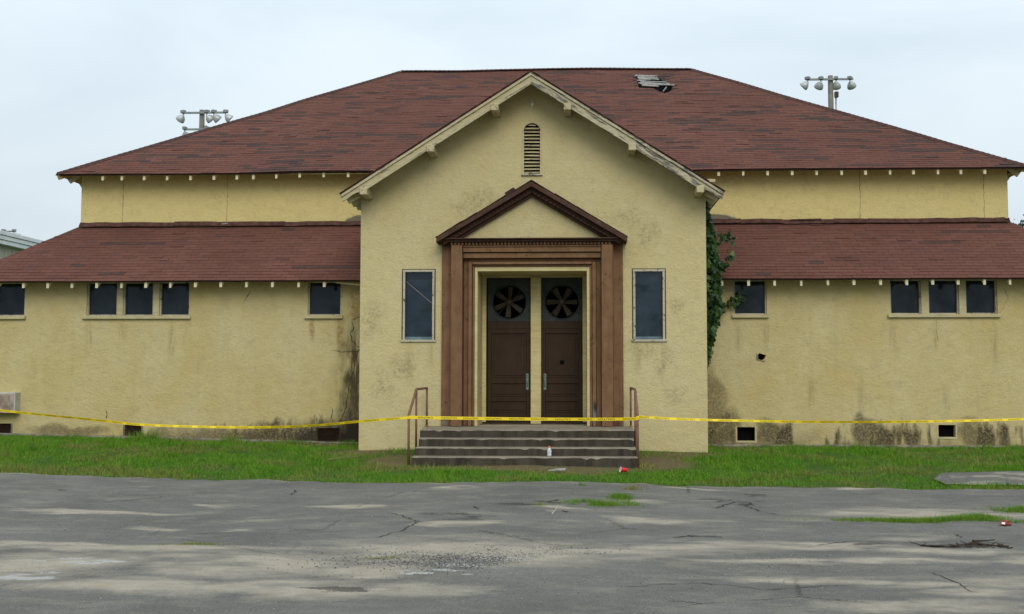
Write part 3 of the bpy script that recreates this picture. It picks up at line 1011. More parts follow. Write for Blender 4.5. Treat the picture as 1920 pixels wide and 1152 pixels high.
# --- windows
def window(x0, x1, z0, z1, y, kind):
    """frame, pane and sill set in an opening of the wall at y"""
    if kind == 'front':
        f = MB()
        fw = .032
        f.box(x0 - .012, x0 + fw, y - .014, y + .09, z0, z1 + .012).box(x1 - fw, x1 + .012, y - .014, y + .09, z0, z1 + .012)
        f.box(x0 - .018, x1 + .018, y - .018, y + .088, z1 - fw * .8, z1 + .018)
        F = f.build('window', 'white_wood', bld, bevel=.004)
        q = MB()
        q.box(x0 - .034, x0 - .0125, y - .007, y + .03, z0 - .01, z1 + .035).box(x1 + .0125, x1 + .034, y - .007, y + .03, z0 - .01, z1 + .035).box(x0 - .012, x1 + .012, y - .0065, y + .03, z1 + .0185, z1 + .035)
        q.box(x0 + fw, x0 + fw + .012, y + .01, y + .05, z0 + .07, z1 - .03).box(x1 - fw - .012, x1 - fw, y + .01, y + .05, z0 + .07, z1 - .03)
        q.build('frame_shadow_strip', 'stick', F)  # dark strips drawn in for the shadow outlines round the frame
        p = MB()
        p.box(x0 + fw, x1 - fw, y + .05, y + .056, z0 + .07, z1 - .03)
        p.build('pane', 'glass', F)
        q = MB()
        q.box(x0 + fw, x1 - fw, y + .035, y + .075, z0 + .015, z0 + .07)
        q.build('bottom_rail', 'blind', F, bevel=.004)
        q = MB()
        top = z1 - (.17 if x0 < C0 else .035)
        q.box(x0 + .01, x1 - .01, y + .13, y + .14, z0 + .03, top)
        q.build('blind', 'blind', F)
        q = MB()
        q.box(x0 - .05, x1 + .05, y - .035, y + .1, z0 - .035, z0 + .012)
        q.build('sill', 'white_wood', F, bevel=.005)
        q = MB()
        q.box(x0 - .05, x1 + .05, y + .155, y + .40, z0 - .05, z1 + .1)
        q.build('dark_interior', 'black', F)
        if x0 < C0:
            q = MB()
            q.bar((x0 + .05, y + .043, z1 - .22), (x1 - .05, y + .043, z1 - .66), .004, .009, (0, 1, 0))
            q.build('stripe', 'pale_stick', F)  # thin pale diagonal bar just in front of the pane
        return
    f = MB()
    fw = .03
    f.box(x0, x0 + fw, y + .035, y + .13, z0, z1).box(x1 - fw, x1, y + .035, y + .13, z0, z1)
    f.box(x0 + fw, x1 - fw, y + .035, y + .13, z1 - fw, z1).box(x0 + fw, x1 - fw, y + .08, y + .125, z0, z0 + .03)
    F = f.build('window', 'white_wood', bld, bevel=.004)
    p = MB()
    p.box(x0 + fw, x1 - fw, y + .10, y + .106, z0 + .03, z1 - fw)
    p.build('pane', 'glass_dark', F)
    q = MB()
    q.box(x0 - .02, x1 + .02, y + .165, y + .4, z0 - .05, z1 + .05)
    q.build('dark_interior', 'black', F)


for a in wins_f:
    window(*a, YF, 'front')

ZW0, ZW1 = 2.80, 3.56
TRIP_L = [(-11.05, -10.355), (-10.225, -9.535), (-9.40, -8.715)]
TRIP_R = [(6.745, 7.415), (7.565, 8.225), (8.365, 9.045)]
wing_l = [(-13.22, -12.46)] + TRIP_L + [(-6.05, -5.30)]
wing_r = [(3.36, 4.075)] + TRIP_R
VENT = [(-13.1, -12.68, .15, .40), (-10.13, -9.725, .10, .375), (-5.80, -5.30, .03, .31), (3.39, 3.80, .05, .35), (7.705, 8.095, .14, .405)]
XL, XR = -13.45, 11.45
wl = MB()
hl = [rect(a, b, ZW0, ZW1) for a, b in wing_l] + [rect(*a) for a in VENT[:3]]
wl.holed(rect(XL, C0 - GHW, -.5, 3.86), hl, YW, .16)
wl.add([(XL, YW, -.5), (XL, 39, -.5), (XL, 39, 3.86), (XL, YW, 3.86)], [(3, 2, 1, 0)])
wl.build('wing_wall', 'stucco', bld)
wr = MB()
hr = [rect(a, b, ZW0, ZW1) for a, b in wing_r] + [rect(*a) for a in VENT[3:]] + [[(3.88, 1.83), (3.96, 1.79), (4.02, 1.84), (4.05, 1.91), (3.98, 1.93), (3.90, 1.96), (3.87, 1.91)]]
wr.holed(rect(C0 + GHW, XR, -.5, 3.86), hr, YW, .16)
wr.add([(XR, YW, -.5), (XR, 39, -.5), (XR, 39, 3.86), (XR, YW, 3.86)], [(0, 1, 2, 3)])
wr.build('wing_wall', 'stucco', bld)
hb = MB()
hb.box(3.8, 4.12, YW + .17, YW + .3, 1.7, 2.05)
hb.build('wall_hole_backing', 'black', bld)
hb = MB()
hb.add([(3.83, YW - .003, 1.80), (3.93, YW - .003, 1.775), (4.0, YW - .003, 1.75), (4.04, YW - .003, 1.80), (3.96, YW - .002, 1.785), (3.88, YW - .002, 1.825), (3.86, YW - .002, 1.93), (3.83, YW - .003, 1.95)],
       [(0, 1, 4, 5), (1, 2, 3, 4), (0, 5, 6, 7)])
hb.build('broken_plaster', 'footing', bld)
for a, b in wing_l + wing_r:
    window(a, b, ZW0, ZW1, YW, 'wing')
for a, b in ((-13.25, -12.44), (-11.11, -8.69), (-6.09, -5.27), (3.33, 4.10), (6.70, 9.08)):
    q = MB()
    q.box(a - .015, b + .015, YW - .065, YW + .155, ZW0 - .075, ZW0 - .002)
    q.build('window_sill', 'cream', bld, bevel=.008)
for tr in (TRIP_L, TRIP_R):
    for (a, b), (c, d) in zip(tr[:-1], tr[1:]):
        q = MB()
        q.box(b - .004, c + .004, YW - .012, YW + .05, ZW0, ZW1 - .03)
        q.build('mullion', 'cream', bld, bevel=.005)

for i, (a, b, c, d) in enumerate(VENT):
    f = MB()
    f.box(a - .02, a + .012, YW - .01, YW + .06, c, d).box(b - .012, b + .02, YW - .01, YW + .06, c, d).box(a - .02, b + .02, YW - .012, YW + .06, c - .035, c + .003)
    F = f.build('foundation_vent', 'cream' if i > 2 else 'soot' if i == 2 else 'footing', bld)
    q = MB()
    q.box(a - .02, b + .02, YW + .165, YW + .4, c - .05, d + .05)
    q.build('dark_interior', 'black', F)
    if i < 3:
        g = MB()
        stp = .045
        n = int((b - a + d - c) / stp)
        for k in range(1, n):
            for sgn in (1, -1):
                t0 = k * stp
                p0 = (max(0, t0 - (d - c)), min(t0, d - c))
                p1 = (min(t0, b - a), max(0, t0 - (b - a)))
                f_ = (lambda u: a + u) if sgn > 0 else (lambda u: b - u)
                g.bar((f_(p0[0]), YW + .04, c + p0[1]), (f_(p1[0]), YW + .04, c + p1[1]), .006, .01, (0, 1, 0))
        g.build('grille', 'mesh', F)

# concrete footing showing at the foot of the wings
for x0, x1 in ((XL, C0 - GHW - .02), (C0 + GHW + .02, XR)):
    b = MB()
    xs = np.arange(x0, x1 + .001, (x1 - x0) / 30)
    for xa, xb in zip(xs[:-1], xs[1:]):
        za, zb = float(gz(xa, YW)), float(gz(xb, YW))
        h = .03
        b.add([(xa, YW - .05, za - .3), (xb, YW - .05, zb - .3), (xb, YW - .05, zb + h), (xa, YW - .05, za + h), (xa, YW - .003, za + h + .03), (xb, YW - .003, zb + h + .03)],
              [(0, 1, 2, 3), (3, 2, 5, 4)])
    b.build('footing', 'footing', bld)

# clerestory wall
uw = MB()
UX0, UX1 = -11.94, 9.915
uw.add([(UX0, YU, 4.4), (UX1, YU, 4.4), (UX1, YU, 6.52), (UX0, YU, 6.52), (UX0, 37.7, 4.4), (UX1, 37.7, 4.4), (UX1, 37.7, 6.52), (UX0, 37.7, 6.52)],
       [(0, 1, 2, 3), (1, 5, 6, 2), (4, 0, 3, 7), (5, 4, 7, 6)])
uw.build('clerestory_wall', 'stucco', bld)


def strip(name, mat, pts, y, wd, parent=bld):
    """thin irregular line on a wall: crack or seam"""
    pts = [Vector((x, y, z)) for x, z in pts]
    fine = []
    for a, b in zip(pts[:-1], pts[1:]):
        n = max(2, int((b - a).length / .05))
        for k in range(n):
            fine.append(a.lerp(b, k / n))
    fine.append(pts[-1])
    b = MB()
    vs = []
    for i, p in enumerate(fine):
        d = (fine[min(i + 1, len(fine) - 1)] - fine[max(i - 1, 0)]).normalized()
        s = Vector((-d.z, 0, d.x))
        q = p + s * rnd.uniform(-.012, .012)
        ww = wd * rnd.uniform(.3, 1.2) * (1 if 0 < i < len(fine) - 1 else .2)
        vs += [q - s * ww, q + s * ww]
    b.add(vs, [(2 * i, 2 * i + 1, 2 * i + 3, 2 * i + 2) for i in range(len(fine) - 1)])
    return b.build(name, mat, parent)


for pts in ([(-5.06, 2.7), (-5.01, 2.52), (-5.09, 2.4), (-5.04, 2.23), (-4.95, 2.11), (-4.78, 2.12)], [(-5.52, 2.02), (-5.29, 1.99), (-4.95, 2.01), (-4.78, 2.03)],
            [(-4.9, 2.05), (-4.99, 1.64), (-5.04, 1.46), (-5.1, 1.34), (-5.13, 1.05), (-5.18, .76), (-5.27, .46)], [(-5.51, .52), (-5.46, .7), (-5.51, .79)],
            [(-5.06, 2.70), (-4.92, 2.76), (-4.78, 2.74)], [(-7.34, 3.36), (-7.4, 3.24), (-7.5, 3.1)], [(-10.56, .69), (-10.51, .6), (-10.55, .5)]):
    strip('crack', 'soot', pts, YW - .003, .009)
strip('crack', 'seam', [(9.2, 3.37), (9.27, 3.14), (9.15, 2.9), (9.06, 2.79)], YW - .003, .006)
strip('crack', 'seam', [(7.75, 2.72), (7.72, 2.44), (7.77, 2.21)], YW - .003, .006)
for x in (-10.93, -8.41, 6.52, 9.36):
    strip('wall_seam', 'seam', [(x, 6.3), (x + .01, 5.7), (x, 5.0)], YU - .003, .008)

# --- roofs
TABW, EXPO = .305, .125


def sag(x, y, amp=.042):
    return (vnoise(np.asarray(x) * .35 + 9, np.asarray(y) * .35 + 4, 2) - .5) * 2 * amp


def shingle_field(origin, u, v, length, vlen, urange, seed, darkp=.1, gone=None, warp=.042, skip_courses=0, first=None):
    """courses of tabs on a roof plane: u along the eave, v up the slope; returns MB and, for courses < skip_courses, a list of single tabs"""
    rr = random.Random(seed)
    nrm = u.cross(v).normalized()
    mb, tint, dark = MB(), [], []
    singles = []
    nc = int(vlen / EXPO)
    for c in range(nc):
        v0 = c * EXPO
        v1 = v0 + EXPO * 1.12
        lo, hi = urange(v0)
        lo2, hi2 = urange(v1)
        off = (c % 2) * TABW / 2 + rr.uniform(-.02, .02)
        k0 = math.floor((lo - off) / TABW)
        k = k0
        run = 0
        band = rr.random()
        while off + k * TABW < hi:
            a, b = off + k * TABW + .003, off + (k + 1) * TABW - .003
            a0, b0 = max(a, lo), min(b, hi)
            a1, b1 = max(a, lo2), min(b, hi2)
            k += 1
            if b0 - a0 < .02:
                continue
            if b1 - a1 < .01:
                a1 = b1 = min(max((a0 + b0) / 2, lo2), hi2)
                b1 += .005
            if run > 0:
                run -= 1
            elif rr.random() < darkp:
                run = rr.randint(1, 5)
            dk = rr.uniform(.55, 1.0) if run else (rr.uniform(.2, .5) if rr.random() < .06 else rr.uniform(0, .1))
            tn = min(1, max(0, .5 + (band - .5) * .22 + rr.gauss(0, .2)))
            mid = origin + u * ((a + b) / 2) + v * (v0 + EXPO / 2)
            if gone and gone(mid.x, mid.y):
                continue
            t = .007 + rr.uniform(0, .005) + (rr.uniform(.004, .014) if rr.random() < .05 else 0)
            jit = rr.uniform(-.006, .006)
            if c < skip_courses and a0 == a and b0 == b and first is not None and first(mid.x):
                singles.append((origin + u * a + v * v0, tn, dk))
                continue
            P = lambda q, r, h: origin + u * q + v * r + nrm * h
            vs = [P(a0, v0 + jit, .001), P(b0, v0 + jit, .001), P(b0, v0 + jit, t), P(a0, v0 + jit, t), P(b1, v1, .003), P(a1, v1, .003)]
            if warp:
                vs = [q + Vector((0, 0, float(sag(q.x, q.y, warp)))) for q in vs]
            mb.add(vs, [(0, 1, 2, 3), (3, 2, 4, 5), (0, 3, 5), (1, 4, 2)])
            tint += [tn] * 4
            dark += [dk] * 4
    mb.at = {'tint': tint, 'dark': dark}
    return mb, singles


def caps(name, a, b, parent, w=.16):
    a, b = Vector(a), Vector(b)
    d = (b - a).normalized()
    L = (b - a).length
    side = d.cross(Vector((0, 0, 1))).normalized()
    mb = MB()
    n = int(L / .14)
    for k in range(n):
        p, q = a + d * (k * .14), a + d * ((k + 1.25) * .14)
        dz = lambda s: Vector((0, 0, float(sag(s.x, s.y))))
        h0, h1 = .034 + rnd.uniform(0, .004), .027
        drop = Vector((0, 0, -.075))
        vs = [p + dz(p) - side * w + drop + Vector((0, 0, h0)), p + dz(p) + Vector((0, 0, h0)), p + dz(p) + side * w + drop + Vector((0, 0, h0)),
              q + dz(q) - side * w + drop + Vector((0, 0, h1)), q + dz(q) + Vector((0, 0, h1)), q + dz(q) + side * w + drop + Vector((0, 0, h1))]
        mb.add(vs, [(0, 1, 4, 3), (1, 2, 5, 4)])
    return tag(mb.build(name, 'cap', parent), kind='stuff')


def warped_slab(quad, th, n, hole=None, warp=.042):
    """roof deck: bilinear patch with thickness, following the sag of the shingles"""
    q = [Vector(p) for p in quad]
    mb = MB()
    top, bot = [], []
    for i in range(n + 1):
        for k in range(n + 1):
            s, t = k / n, i / n
            p = (q[0] * (1 - s) + q[1] * s) * (1 - t) + (q[3] * (1 - s) + q[2] * s) * t
            z = float(sag(p.x, p.y, warp)) if warp else 0
            top.append((p.x, p.y, p.z + z))
            bot.append((p.x, p.y, p.z + z - th))
    m = (n + 1) ** 2
    fs = []
    I = lambda i, k: i * (n + 1) + k
    for i in range(n):
        for k in range(n):
            fs.append((I(i, k), I(i, k + 1), I(i + 1, k + 1), I(i + 1, k)))
            fs.append((m + I(i + 1, k), m + I(i + 1, k + 1), m + I(i, k + 1), m + I(i, k)))
    for k in range(n):
        fs.append((I(0, k), m + I(0, k), m + I(0, k + 1), I(0, k + 1)))
        fs.append((I(n, k + 1), m + I(n, k + 1), m + I(n, k), I(n, k)))
        fs.append((I(k + 1, 0), m + I(k + 1, 0), m + I(k, 0), I(k, 0)))
        fs.append((I(k, n), m + I(k, n), m + I(k + 1, n), I(k + 1, n)))
    mb.add(top + bot, fs)
    return mb


# upper hipped roof
EX0, EX1, EY, EZ = -12.30, 10.22, 24.80, 6.215
RX0, RX1, RY, RZ = -5.30, 3.265, 31.5, 10.47
BY = 2 * RY - EY
HOLE = lambda x, y: (1.58 < x < 2.52 and 29.98 < y < 30.93) or (2.05 < x < 2.62 and 29.62 < y < 30.2 and y > 29.62 + abs(x - 2.35) * .9)
rf = MB()
for quad in (((EX0, EY, EZ), (EX1, EY, EZ), (RX1, RY, RZ), (RX0, RY, RZ)), ((EX1, BY, EZ), (EX0, BY, EZ), (RX0, RY, RZ), (RX1, RY, RZ)),
             ((EX0, BY, EZ), (EX0, EY, EZ), (RX0, RY, RZ), (RX0, RY, RZ + .001)), ((EX1, EY, EZ), (EX1, BY, EZ), (RX1, RY, RZ + .001), (RX1, RY, RZ))):
    s = warped_slab(quad, .045, 24)
    rf.add(s.v, s.f)
roof = rf.build('main_roof', 'deck', bld)
su = Vector((1, 0, 0))
sv = Vector((0, RY - EY, RZ - EZ)).normalized()
SLEN = math.hypot(RY - EY, RZ - EZ)
mb, _ = shingle_field(Vector((0, EY - .03, EZ - .02)), su, sv, 0, SLEN + .02, lambda v: (EX0 + (RX0 - EX0) * v / SLEN - .02, EX1 + (RX1 - EX1) * v / SLEN + .02), 3, .085, HOLE)
tag(mb.build('shingle_field', 'shingle', roof), kind='stuff')
for sgn, ex, rx in ((-1, EX0, RX0), (1, EX1, RX1)):
    v_ = Vector((rx - ex, 0, RZ - EZ))
    L = v_.length
    u_ = Vector((0, -1 if sgn < 0 else 1, 0))
    o = Vector((ex - sgn * -.03, RY, EZ - .02))
    half = RY - EY
    mb, _ = shingle_field(o, u_, v_.normalized(), 0, L, lambda v, h=half, L=L: (-h * (1 - v / L), h * (1 - v / L)), 5 + sgn, .08)
    tag(mb.build('shingle_field', 'shingle', roof), kind='stuff')
caps('ridge_cap', (RX0, RY, RZ), (RX1, RY, RZ), roof)
caps('hip_cap', (EX0, EY, EZ), (RX0, RY, RZ), roof, .12)
caps('hip_cap', (EX1, EY, EZ), (RX1, RY, RZ), roof, .12)
# storm damage: bare decking boards over a dark gap
zr = lambda y: EZ + (RZ - EZ) * (y - EY) / (RY - EY)
hb = MB()
hb.add([(x, y, zr(y) + .012 + float(sag(x, y))) for x, y in ((1.66, 30.0), (2.04, 29.95), (2.2, 29.72), (2.35, 29.56), (2.52, 29.70), (2.60, 30.02), (2.42, 30.25), (2.28, 30.78), (1.62, 30.88))], [tuple(range(9))])
hb.build('roof_gap', 'black', roof)
for k in range(13):
    y = 30.90 - k * .068 + rnd.uniform(-.012, .012)
    x0 = 1.60 + rnd.uniform(-.03, .07) + k * .008
    ln = rnd.uniform(.5, .8)
    if k in (4, 5):
        ln = rnd.uniform(.3, .42)
    if k in (6, 8, 9):
        ln = rnd.uniform(.86, .95)
    if k > 10:
        ln = rnd.uniform(.35, .5)
    dx, dy = ln, -ln * rnd.uniform(.26, .38)
    a = (x0, y, zr(y) + .03 + float(sag(x0, y)))
    b = (x0 + dx, y + dy, zr(y + dy) + .045 + rnd.uniform(-.01, .03) + float(sag(x0 + dx, y)))
    p = MB()
    p.bar(a, b, .075 * rnd.uniform(.7, 1.15), .016, (0, -sv.z, sv.y))
    p.build('bare_plank', 'plank', roof)
p = MB()
p.bar((2.30, 29.58, zr(29.58) + .03), (2.42, 29.86, zr(29.86) + .05), .02, .03)
p.build('bare_plank', 'plank', roof)
# soffit boards and rafter ends
for x in (-11.228, -10.77, -10.236, -9.69, -9.132, -8.575, -8.032, -7.641, -7.099, -6.546, -5.981, -5.405, -4.85, 2.65, 3.195, 3.756, 4.315, 4.874, 5.431, 6.0, 6.543, 7.098, 7.628, 8.18, 8.696, 9.235):
    b = MB()
    y0 = EY + .04
    ss = (RZ - EZ) / (RY - EY)
    z0 = EZ - .105 + float(sag(x, EY))
    w_ = .028 * rnd.uniform(.85, 1.1)
    b.add([(x - w_, y0, z0 - .055), (x + w_, y0, z0 - .055), (x + w_, y0, z0 + .055), (x - w_, y0, z0 + .055),
           (x - w_, YU + .02, z0 - .055 + ss * .48), (x + w_, YU + .02, z0 - .055 + ss * .48), (x + w_, YU + .02, z0 + .055 + ss * .48), (x - w_, YU + .02, z0 + .055 + ss * .48)],
          [(0, 1, 2, 3), (1, 5, 6, 2), (0, 3, 7, 4), (0, 4, 5, 1), (4, 7, 6, 5)])
    b.build('rafter_end', 'tail', bld)
for sgn, ex, wx in ((-1, EX0, UX0), (1, EX1, UX1)):
    for y in np.arange(25.35, 37, .6):
        b = MB()
        b.bar((ex - sgn * .03, y, EZ - .10), (wx, y, EZ - .10 + .22), .055, .11)
        b.build('rafter_end', 'tail', bld)
    b = MB()
    b.bar((ex - sgn * .02, EY + .02, EZ - .095), (wx, YU, EZ + .18), .06, .12)
    b.build('hip_rafter_end', 'soffit', bld)
sf = MB()
sf.add([(EX0 + .03, EY + .03, EZ - .05), (EX1 - .03, EY + .03, EZ - .05), (UX1 + .02, YU, EZ + .27), (UX0 - .02, YU, EZ + .27)], [(3, 2, 1, 0)])
for sgn, ex, wx in ((-1, EX0, UX0), (1, EX1, UX1)):
    q = [(ex - sgn * .03, EY + .03, EZ - .05), (wx, YU, EZ + .2), (wx, BY - .5, EZ + .2), (ex - sgn * .03, BY - .03, EZ - .05)]
    sf.add(q, [(0, 1, 2, 3)])
so = sf.build('soffit', 'soffit', bld)
for v_ in so.data.vertices:
    v_.co.z += float(sag(v_.co.x + C0, v_.co.y + 23.8))

# lower roof wrapping the hall
LY, LZ, JY, JZ = 23.30, 3.555, 25.33, 5.03
LX0, LX1, JX0, JX1 = XL - .5, XR + .5, UX0 - .03, UX1 + .03
GL, GR = C0 - GHW + .02, C0 + GHW - .02
lroofs = []
for quads in ((((LX0, LY, LZ), (GL, LY, LZ), (GL, JY, JZ), (JX0, JY, JZ)), ((LX0, 39.5, LZ), (LX0, LY, LZ), (JX0, JY, JZ), (JX0, 37.5, JZ))),
              (((GR, LY, LZ), (LX1, LY, LZ), (JX1, JY, JZ), (GR, JY, JZ)), ((LX1, LY, LZ), (LX1, 39.5, LZ), (JX1, 37.5, JZ), (JX1, JY, JZ)))):
    lr = MB()
    for quad in quads:
        q_ = warped_slab(quad, .04, 16, warp=.012)
        lr.add(q_.v, q_.f)
    lroofs.append(lr.build('lower_roof', 'deck', bld))
lv = Vector((0, JY - LY, JZ - LZ))
LL = lv.length
lv.normalize()
O = Vector((0, LY - .03, LZ - .022))
singles = []
mb, s1 = shingle_field(O, su, lv, 0, LL, lambda v: (LX0 + (JX0 - LX0) * v / LL, GL), 21, .012, None, .012, 5, lambda x: x > -13.0)
tag(mb.build('shingle_field', 'shingle', lroofs[0]), kind='stuff')
mb, s2 = shingle_field(O, su, lv, 0, LL, lambda v: (GR, LX1 + (JX1 - LX1) * v / LL), 22, .012, None, .012, 5, lambda x: x < 9.6)
tag(mb.build('shingle_field', 'shingle', lroofs[1]), kind='stuff')
# the courses that show largest are single shingles sharing a few meshes
rotm = Matrix((su, lv, su.cross(lv))).transposed()
variants = {}
bb = base_of(lroofs[0])
for p, tn, dk in s1 + s2:
    key = (round(tn * 4), 1 if dk > .5 else 0, rnd.randint(0, 1))
    if key not in variants:
        w_, t_, e_ = TABW - .006, .011 + .004 * key[2], EXPO * 1.12
        me = bpy.data.meshes.new('shingle')
        me.from_pydata([(0, 0, .001), (w_, 0, .001), (w_, 0, t_), (0, 0, t_), (w_, e_, .003), (0, e_, .003)], [], [(0, 1, 2, 3), (3, 2, 4, 5), (0, 3, 5), (1, 4, 2)])
        for nm, val in (('tint', key[0] / 4), ('dark', .8 * key[1])):
            a = me.attributes.new(nm, 'FLOAT', 'FACE')
            a.data.foreach_set('value', [val] * 4)
        me.materials.append(M['shingle'])
        variants[key] = me
    o = bpy.data.objects.new('shingle', variants[key])
    COL.objects.link(o)
    o.parent = lroofs[0 if p.x < C0 else 1]
    o.rotation_euler = rotm.to_euler()
    q = p + Vector((TABW / 2, 0, 0))
    o.location = p - bb + Vector((0, 0, float(sag(q.x, q.y, .012)))) + lv * rnd.uniform(-.006, .006)
ss = (JZ - LZ) / (JY - LY)
for x in (-13.4, -12.83, -12.266, -11.716, -11.179, -10.619, -10.072, -9.526, -8.981, -8.425, -7.858, -7.292, -6.716, -6.141, -5.578, 3.05, 3.615, 4.171, 4.738, 5.303, 5.856, 6.42, 6.971, 7.521, 8.059, 8.607, 9.143, 9.69):
    b = MB()
    y0 = LY + .035 + rnd.uniform(-.01, .012)
    z0 = LZ - .10 + float(sag(x, LY, .012))
    w_ = .027 * rnd.uniform(.85, 1.12)
    h = .062 * rnd.uniform(.9, 1.1)
    b.add([(x - w_, y0, z0 - h), (x + w_, y0, z0 - h), (x + w_, y0, z0 + .06), (x - w_, y0, z0 + .06),
           (x - w_, YW + .02, z0 - h + ss * .48), (x + w_, YW + .02, z0 - h + ss * .48), (x + w_, YW + .02, z0 + .06 + ss * .48), (x - w_, YW + .02, z0 + .06 + ss * .48)],
          [(0, 1, 2, 3), (1, 5, 6, 2), (0, 3, 7, 4), (0, 4, 5, 1), (4, 7, 6, 5)])
    b.build('rafter_end', 'tail', bld)
for a, b_ in ((LX0 + .03, GL), (GR, LX1 - .03)):
    sf = MB()
    sf.add([(a, LY + .03, LZ - .046), (b_, LY + .03, LZ - .046), (b_, YW, LZ - .046 + ss * .48), (a, YW, LZ - .046 + ss * .48)], [(3, 2, 1, 0)])
    sf.build('soffit', 'soffit', bld)
# ragged flashing where the lower roof meets the clerestory
for a, b_ in ((UX0, C0 - GHW), (C0 + GHW, UX1)):
    x = a
    while x < b_ - .02:
        e = min(x + rnd.uniform(.7, 1.6), b_)
        f = MB()
        z = JZ + .012 + rnd.uniform(0, .02)
        cu = [rnd.uniform(0, .035) for _ in range(5)]
        xs = [x + (e - x) * k / 4 for k in range(5)]
        vs = [(xx, YU - .012 - c * .6, z + .05 + c * .5) for xx, c in zip(xs, cu)] + [(xx, YU - .10 - c * .4, z - .058 + c * .55) for xx, c in zip(xs, cu)]
        f.add(vs, [(k + 5, k + 6, k + 1, k) for k in range(4)])
        F = f.build('flashing', 'flash', bld)
        md = F.modifiers.new('thick', 'SOLIDIFY')
        md.thickness = .012
        x = e + rnd.uniform(-.01, .015)
for x0, x1, z in ((-8.5, -8.36, 5.055), (9.55, 9.88, 5.06), (4.9, 5.6, 5.08)):
    b = MB()
    b.bar((x0, YU - .06, z), (x1, YU - .07, z + .015), .03, .03)
    b.build('lifted_flashing', 'plank' if x0 < 9 and x0 < 0 else 'flash', bld)
for pts in ([(-5.35, 23.42, 3.50), (-5.0, 23.45, 3.475), (-4.62, 23.5, 3.43)],):
    b = MB()
    b.bar(pts[0], pts[2], .02, .03)
    b.build('loose_trim', 'tail', bld)

# --- gabled roof over the entrance
GY0 = 21.38
gr_ = MB()
for s in (-1, 1):
    e = (C0 + s * 3.83, 7.585 - PITCHR * 3.83)
    q = [(C0, GY0, 7.585), (e[0], GY0, e[1]), (e[0], 25.2, e[1]), (C0, 28.4, 7.585)]
    vs = q + [(a, b, c - .045) for a, b, c in q]
    f = [(0, 1, 2, 3), (7, 6, 5, 4), (0, 4, 5, 1), (1, 5, 6, 2), (2, 6, 7, 3)]
    gr_.add(vs, f if s < 0 else [t[::-1] for t in f])
groof = gr_.build('entrance_roof', 'deck', bld)
for s in (-1, 1):
    v_ = Vector((-s * 3.83, 0, PITCHR * 3.83))
    L = v_.length
    o = Vector((C0 + s * 3.85, 21.36, 7.585 - PITCHR * 3.85 - .002))
    u_ = Vector((0, 1 if s > 0 else -1, 0))
    mb, _ = shingle_field(o, u_, v_.normalized(), 0, L, (lambda v, L=L: (0.0, 3.75 + 3.2 * v / L)) if s > 0 else (lambda v, L=L: (-(3.75 + 3.2 * v / L), 0.0)), 31 + s, .05, None, 0)
    tag(mb.build('shingle_field', 'shingle', groof), kind='stuff')
    # rake: moulding strip over a bargeboard whose foot is cut in a scroll
    top = lambda d: 7.545 - PITCHR * d
    a = [(0, top(0)), (3.82, top(3.82)), (3.82, top(3.82) - .06), (0, top(0) - .06)]
    b = MB()
    b.prism([(C0 + s * d, z) for d, z in a], 21.372, 21.47)
    b.build('rake_moulding', 'rake' if s < 0 else 'rake_worn', bld, bevel=.006)
    lo = lambda d: top(d) - .228
    a = [(0, top(0) - .062), (3.80, top(3.80) - .062), (3.80, top(3.8) - .15), (3.72, top(3.72) - .165), (3.60, top(3.6) - .15), (3.52, top(3.52) - .16), (3.47, top(3.47) - .17),
         (3.46, top(3.46) - .20), (3.42, top(3.42) - .185), (3.38, lo(3.38)), (0, lo(0))]
    b = MB()
    b.prism([(C0 + s * d, z) for d, z in a], 21.40, 21.445)
    b.build('bargeboard', 'rake' if s < 0 else 'rake_worn', bld, bevel=.004)
    q = [(C0, 21.45, top(0) - .03), (C0 + s * 3.8, 21.45, top(3.8) - .03), (C0 + s * 3.8, 25.1, top(3.8) - .03), (C0, 25.1, top(0) - .03)]
    b = MB()
    b.add(q, [(0, 1, 2, 3)])
    b.build('soffit', 'soffit', bld)
    for d in (.73, 2.02, 3.36):
        z = top(d) - .228
        b = MB()
        x = C0 + s * d
        b.box(x - .075, x + .075, 21.36, 22.05, z - .075, z + .07)
        b.build('purlin_end', 'purlin', bld, bevel=.012)
    for k in range(5):
        y = 21.62 + k * .45
        z = top(3.7) - .12
        b = MB()
        b.bar((C0 + s * 3.74, y, z - .04), (C0 + s * 3.50, y, z + .10), .07, .15)
        b.build('rafter_end', 'cream', bld)
b = MB()
b.box(2.2, 2.75, 21.93, 21.995, 5.40, 5.46)
b.build('patch_board', 'cream', bld)

# --- arched louver
lv_ = MB()
o_ = [(x, z) for x, z in arch_hole]
cxl, r0 = -.982, .205
ring = []
n = 14
rim = [(cxl + rr * math.cos(math.pi * k / n), 6.49 + rr * math.sin(math.pi * k / n)) for rr in (r0, r0 - .035) for k in range(n + 1)]
vs = [(x, 21.985, z) for x, z in rim] + [(x, 22.03, z) for x, z in rim]
m_ = n + 1
fs = []
for k in range(n):
    fs += [(k, k + 1, m_ + k + 1, m_ + k), (k, 2 * m_ + k, 2 * m_ + k + 1, k + 1), (m_ + k, m_ + k + 1, 3 * m_ + k + 1, 3 * m_ + k)]
lv_.add(vs, fs)
lv_.box(-1.187, -1.147, 21.985, 22.03, 5.60, 6.488).box(-.817, -.777, 21.985, 22.03, 5.60, 6.488)
louv = lv_.build('louver_vent', 'cream', bld)
b = MB()
b.box(-1.20, -.765, 21.955, 22.1, 5.565, 5.60)
b.build('vent_sill', 'white_wood', louv, bevel=.006)
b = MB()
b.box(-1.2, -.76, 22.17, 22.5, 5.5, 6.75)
b.build('dark_interior', 'black', louv)
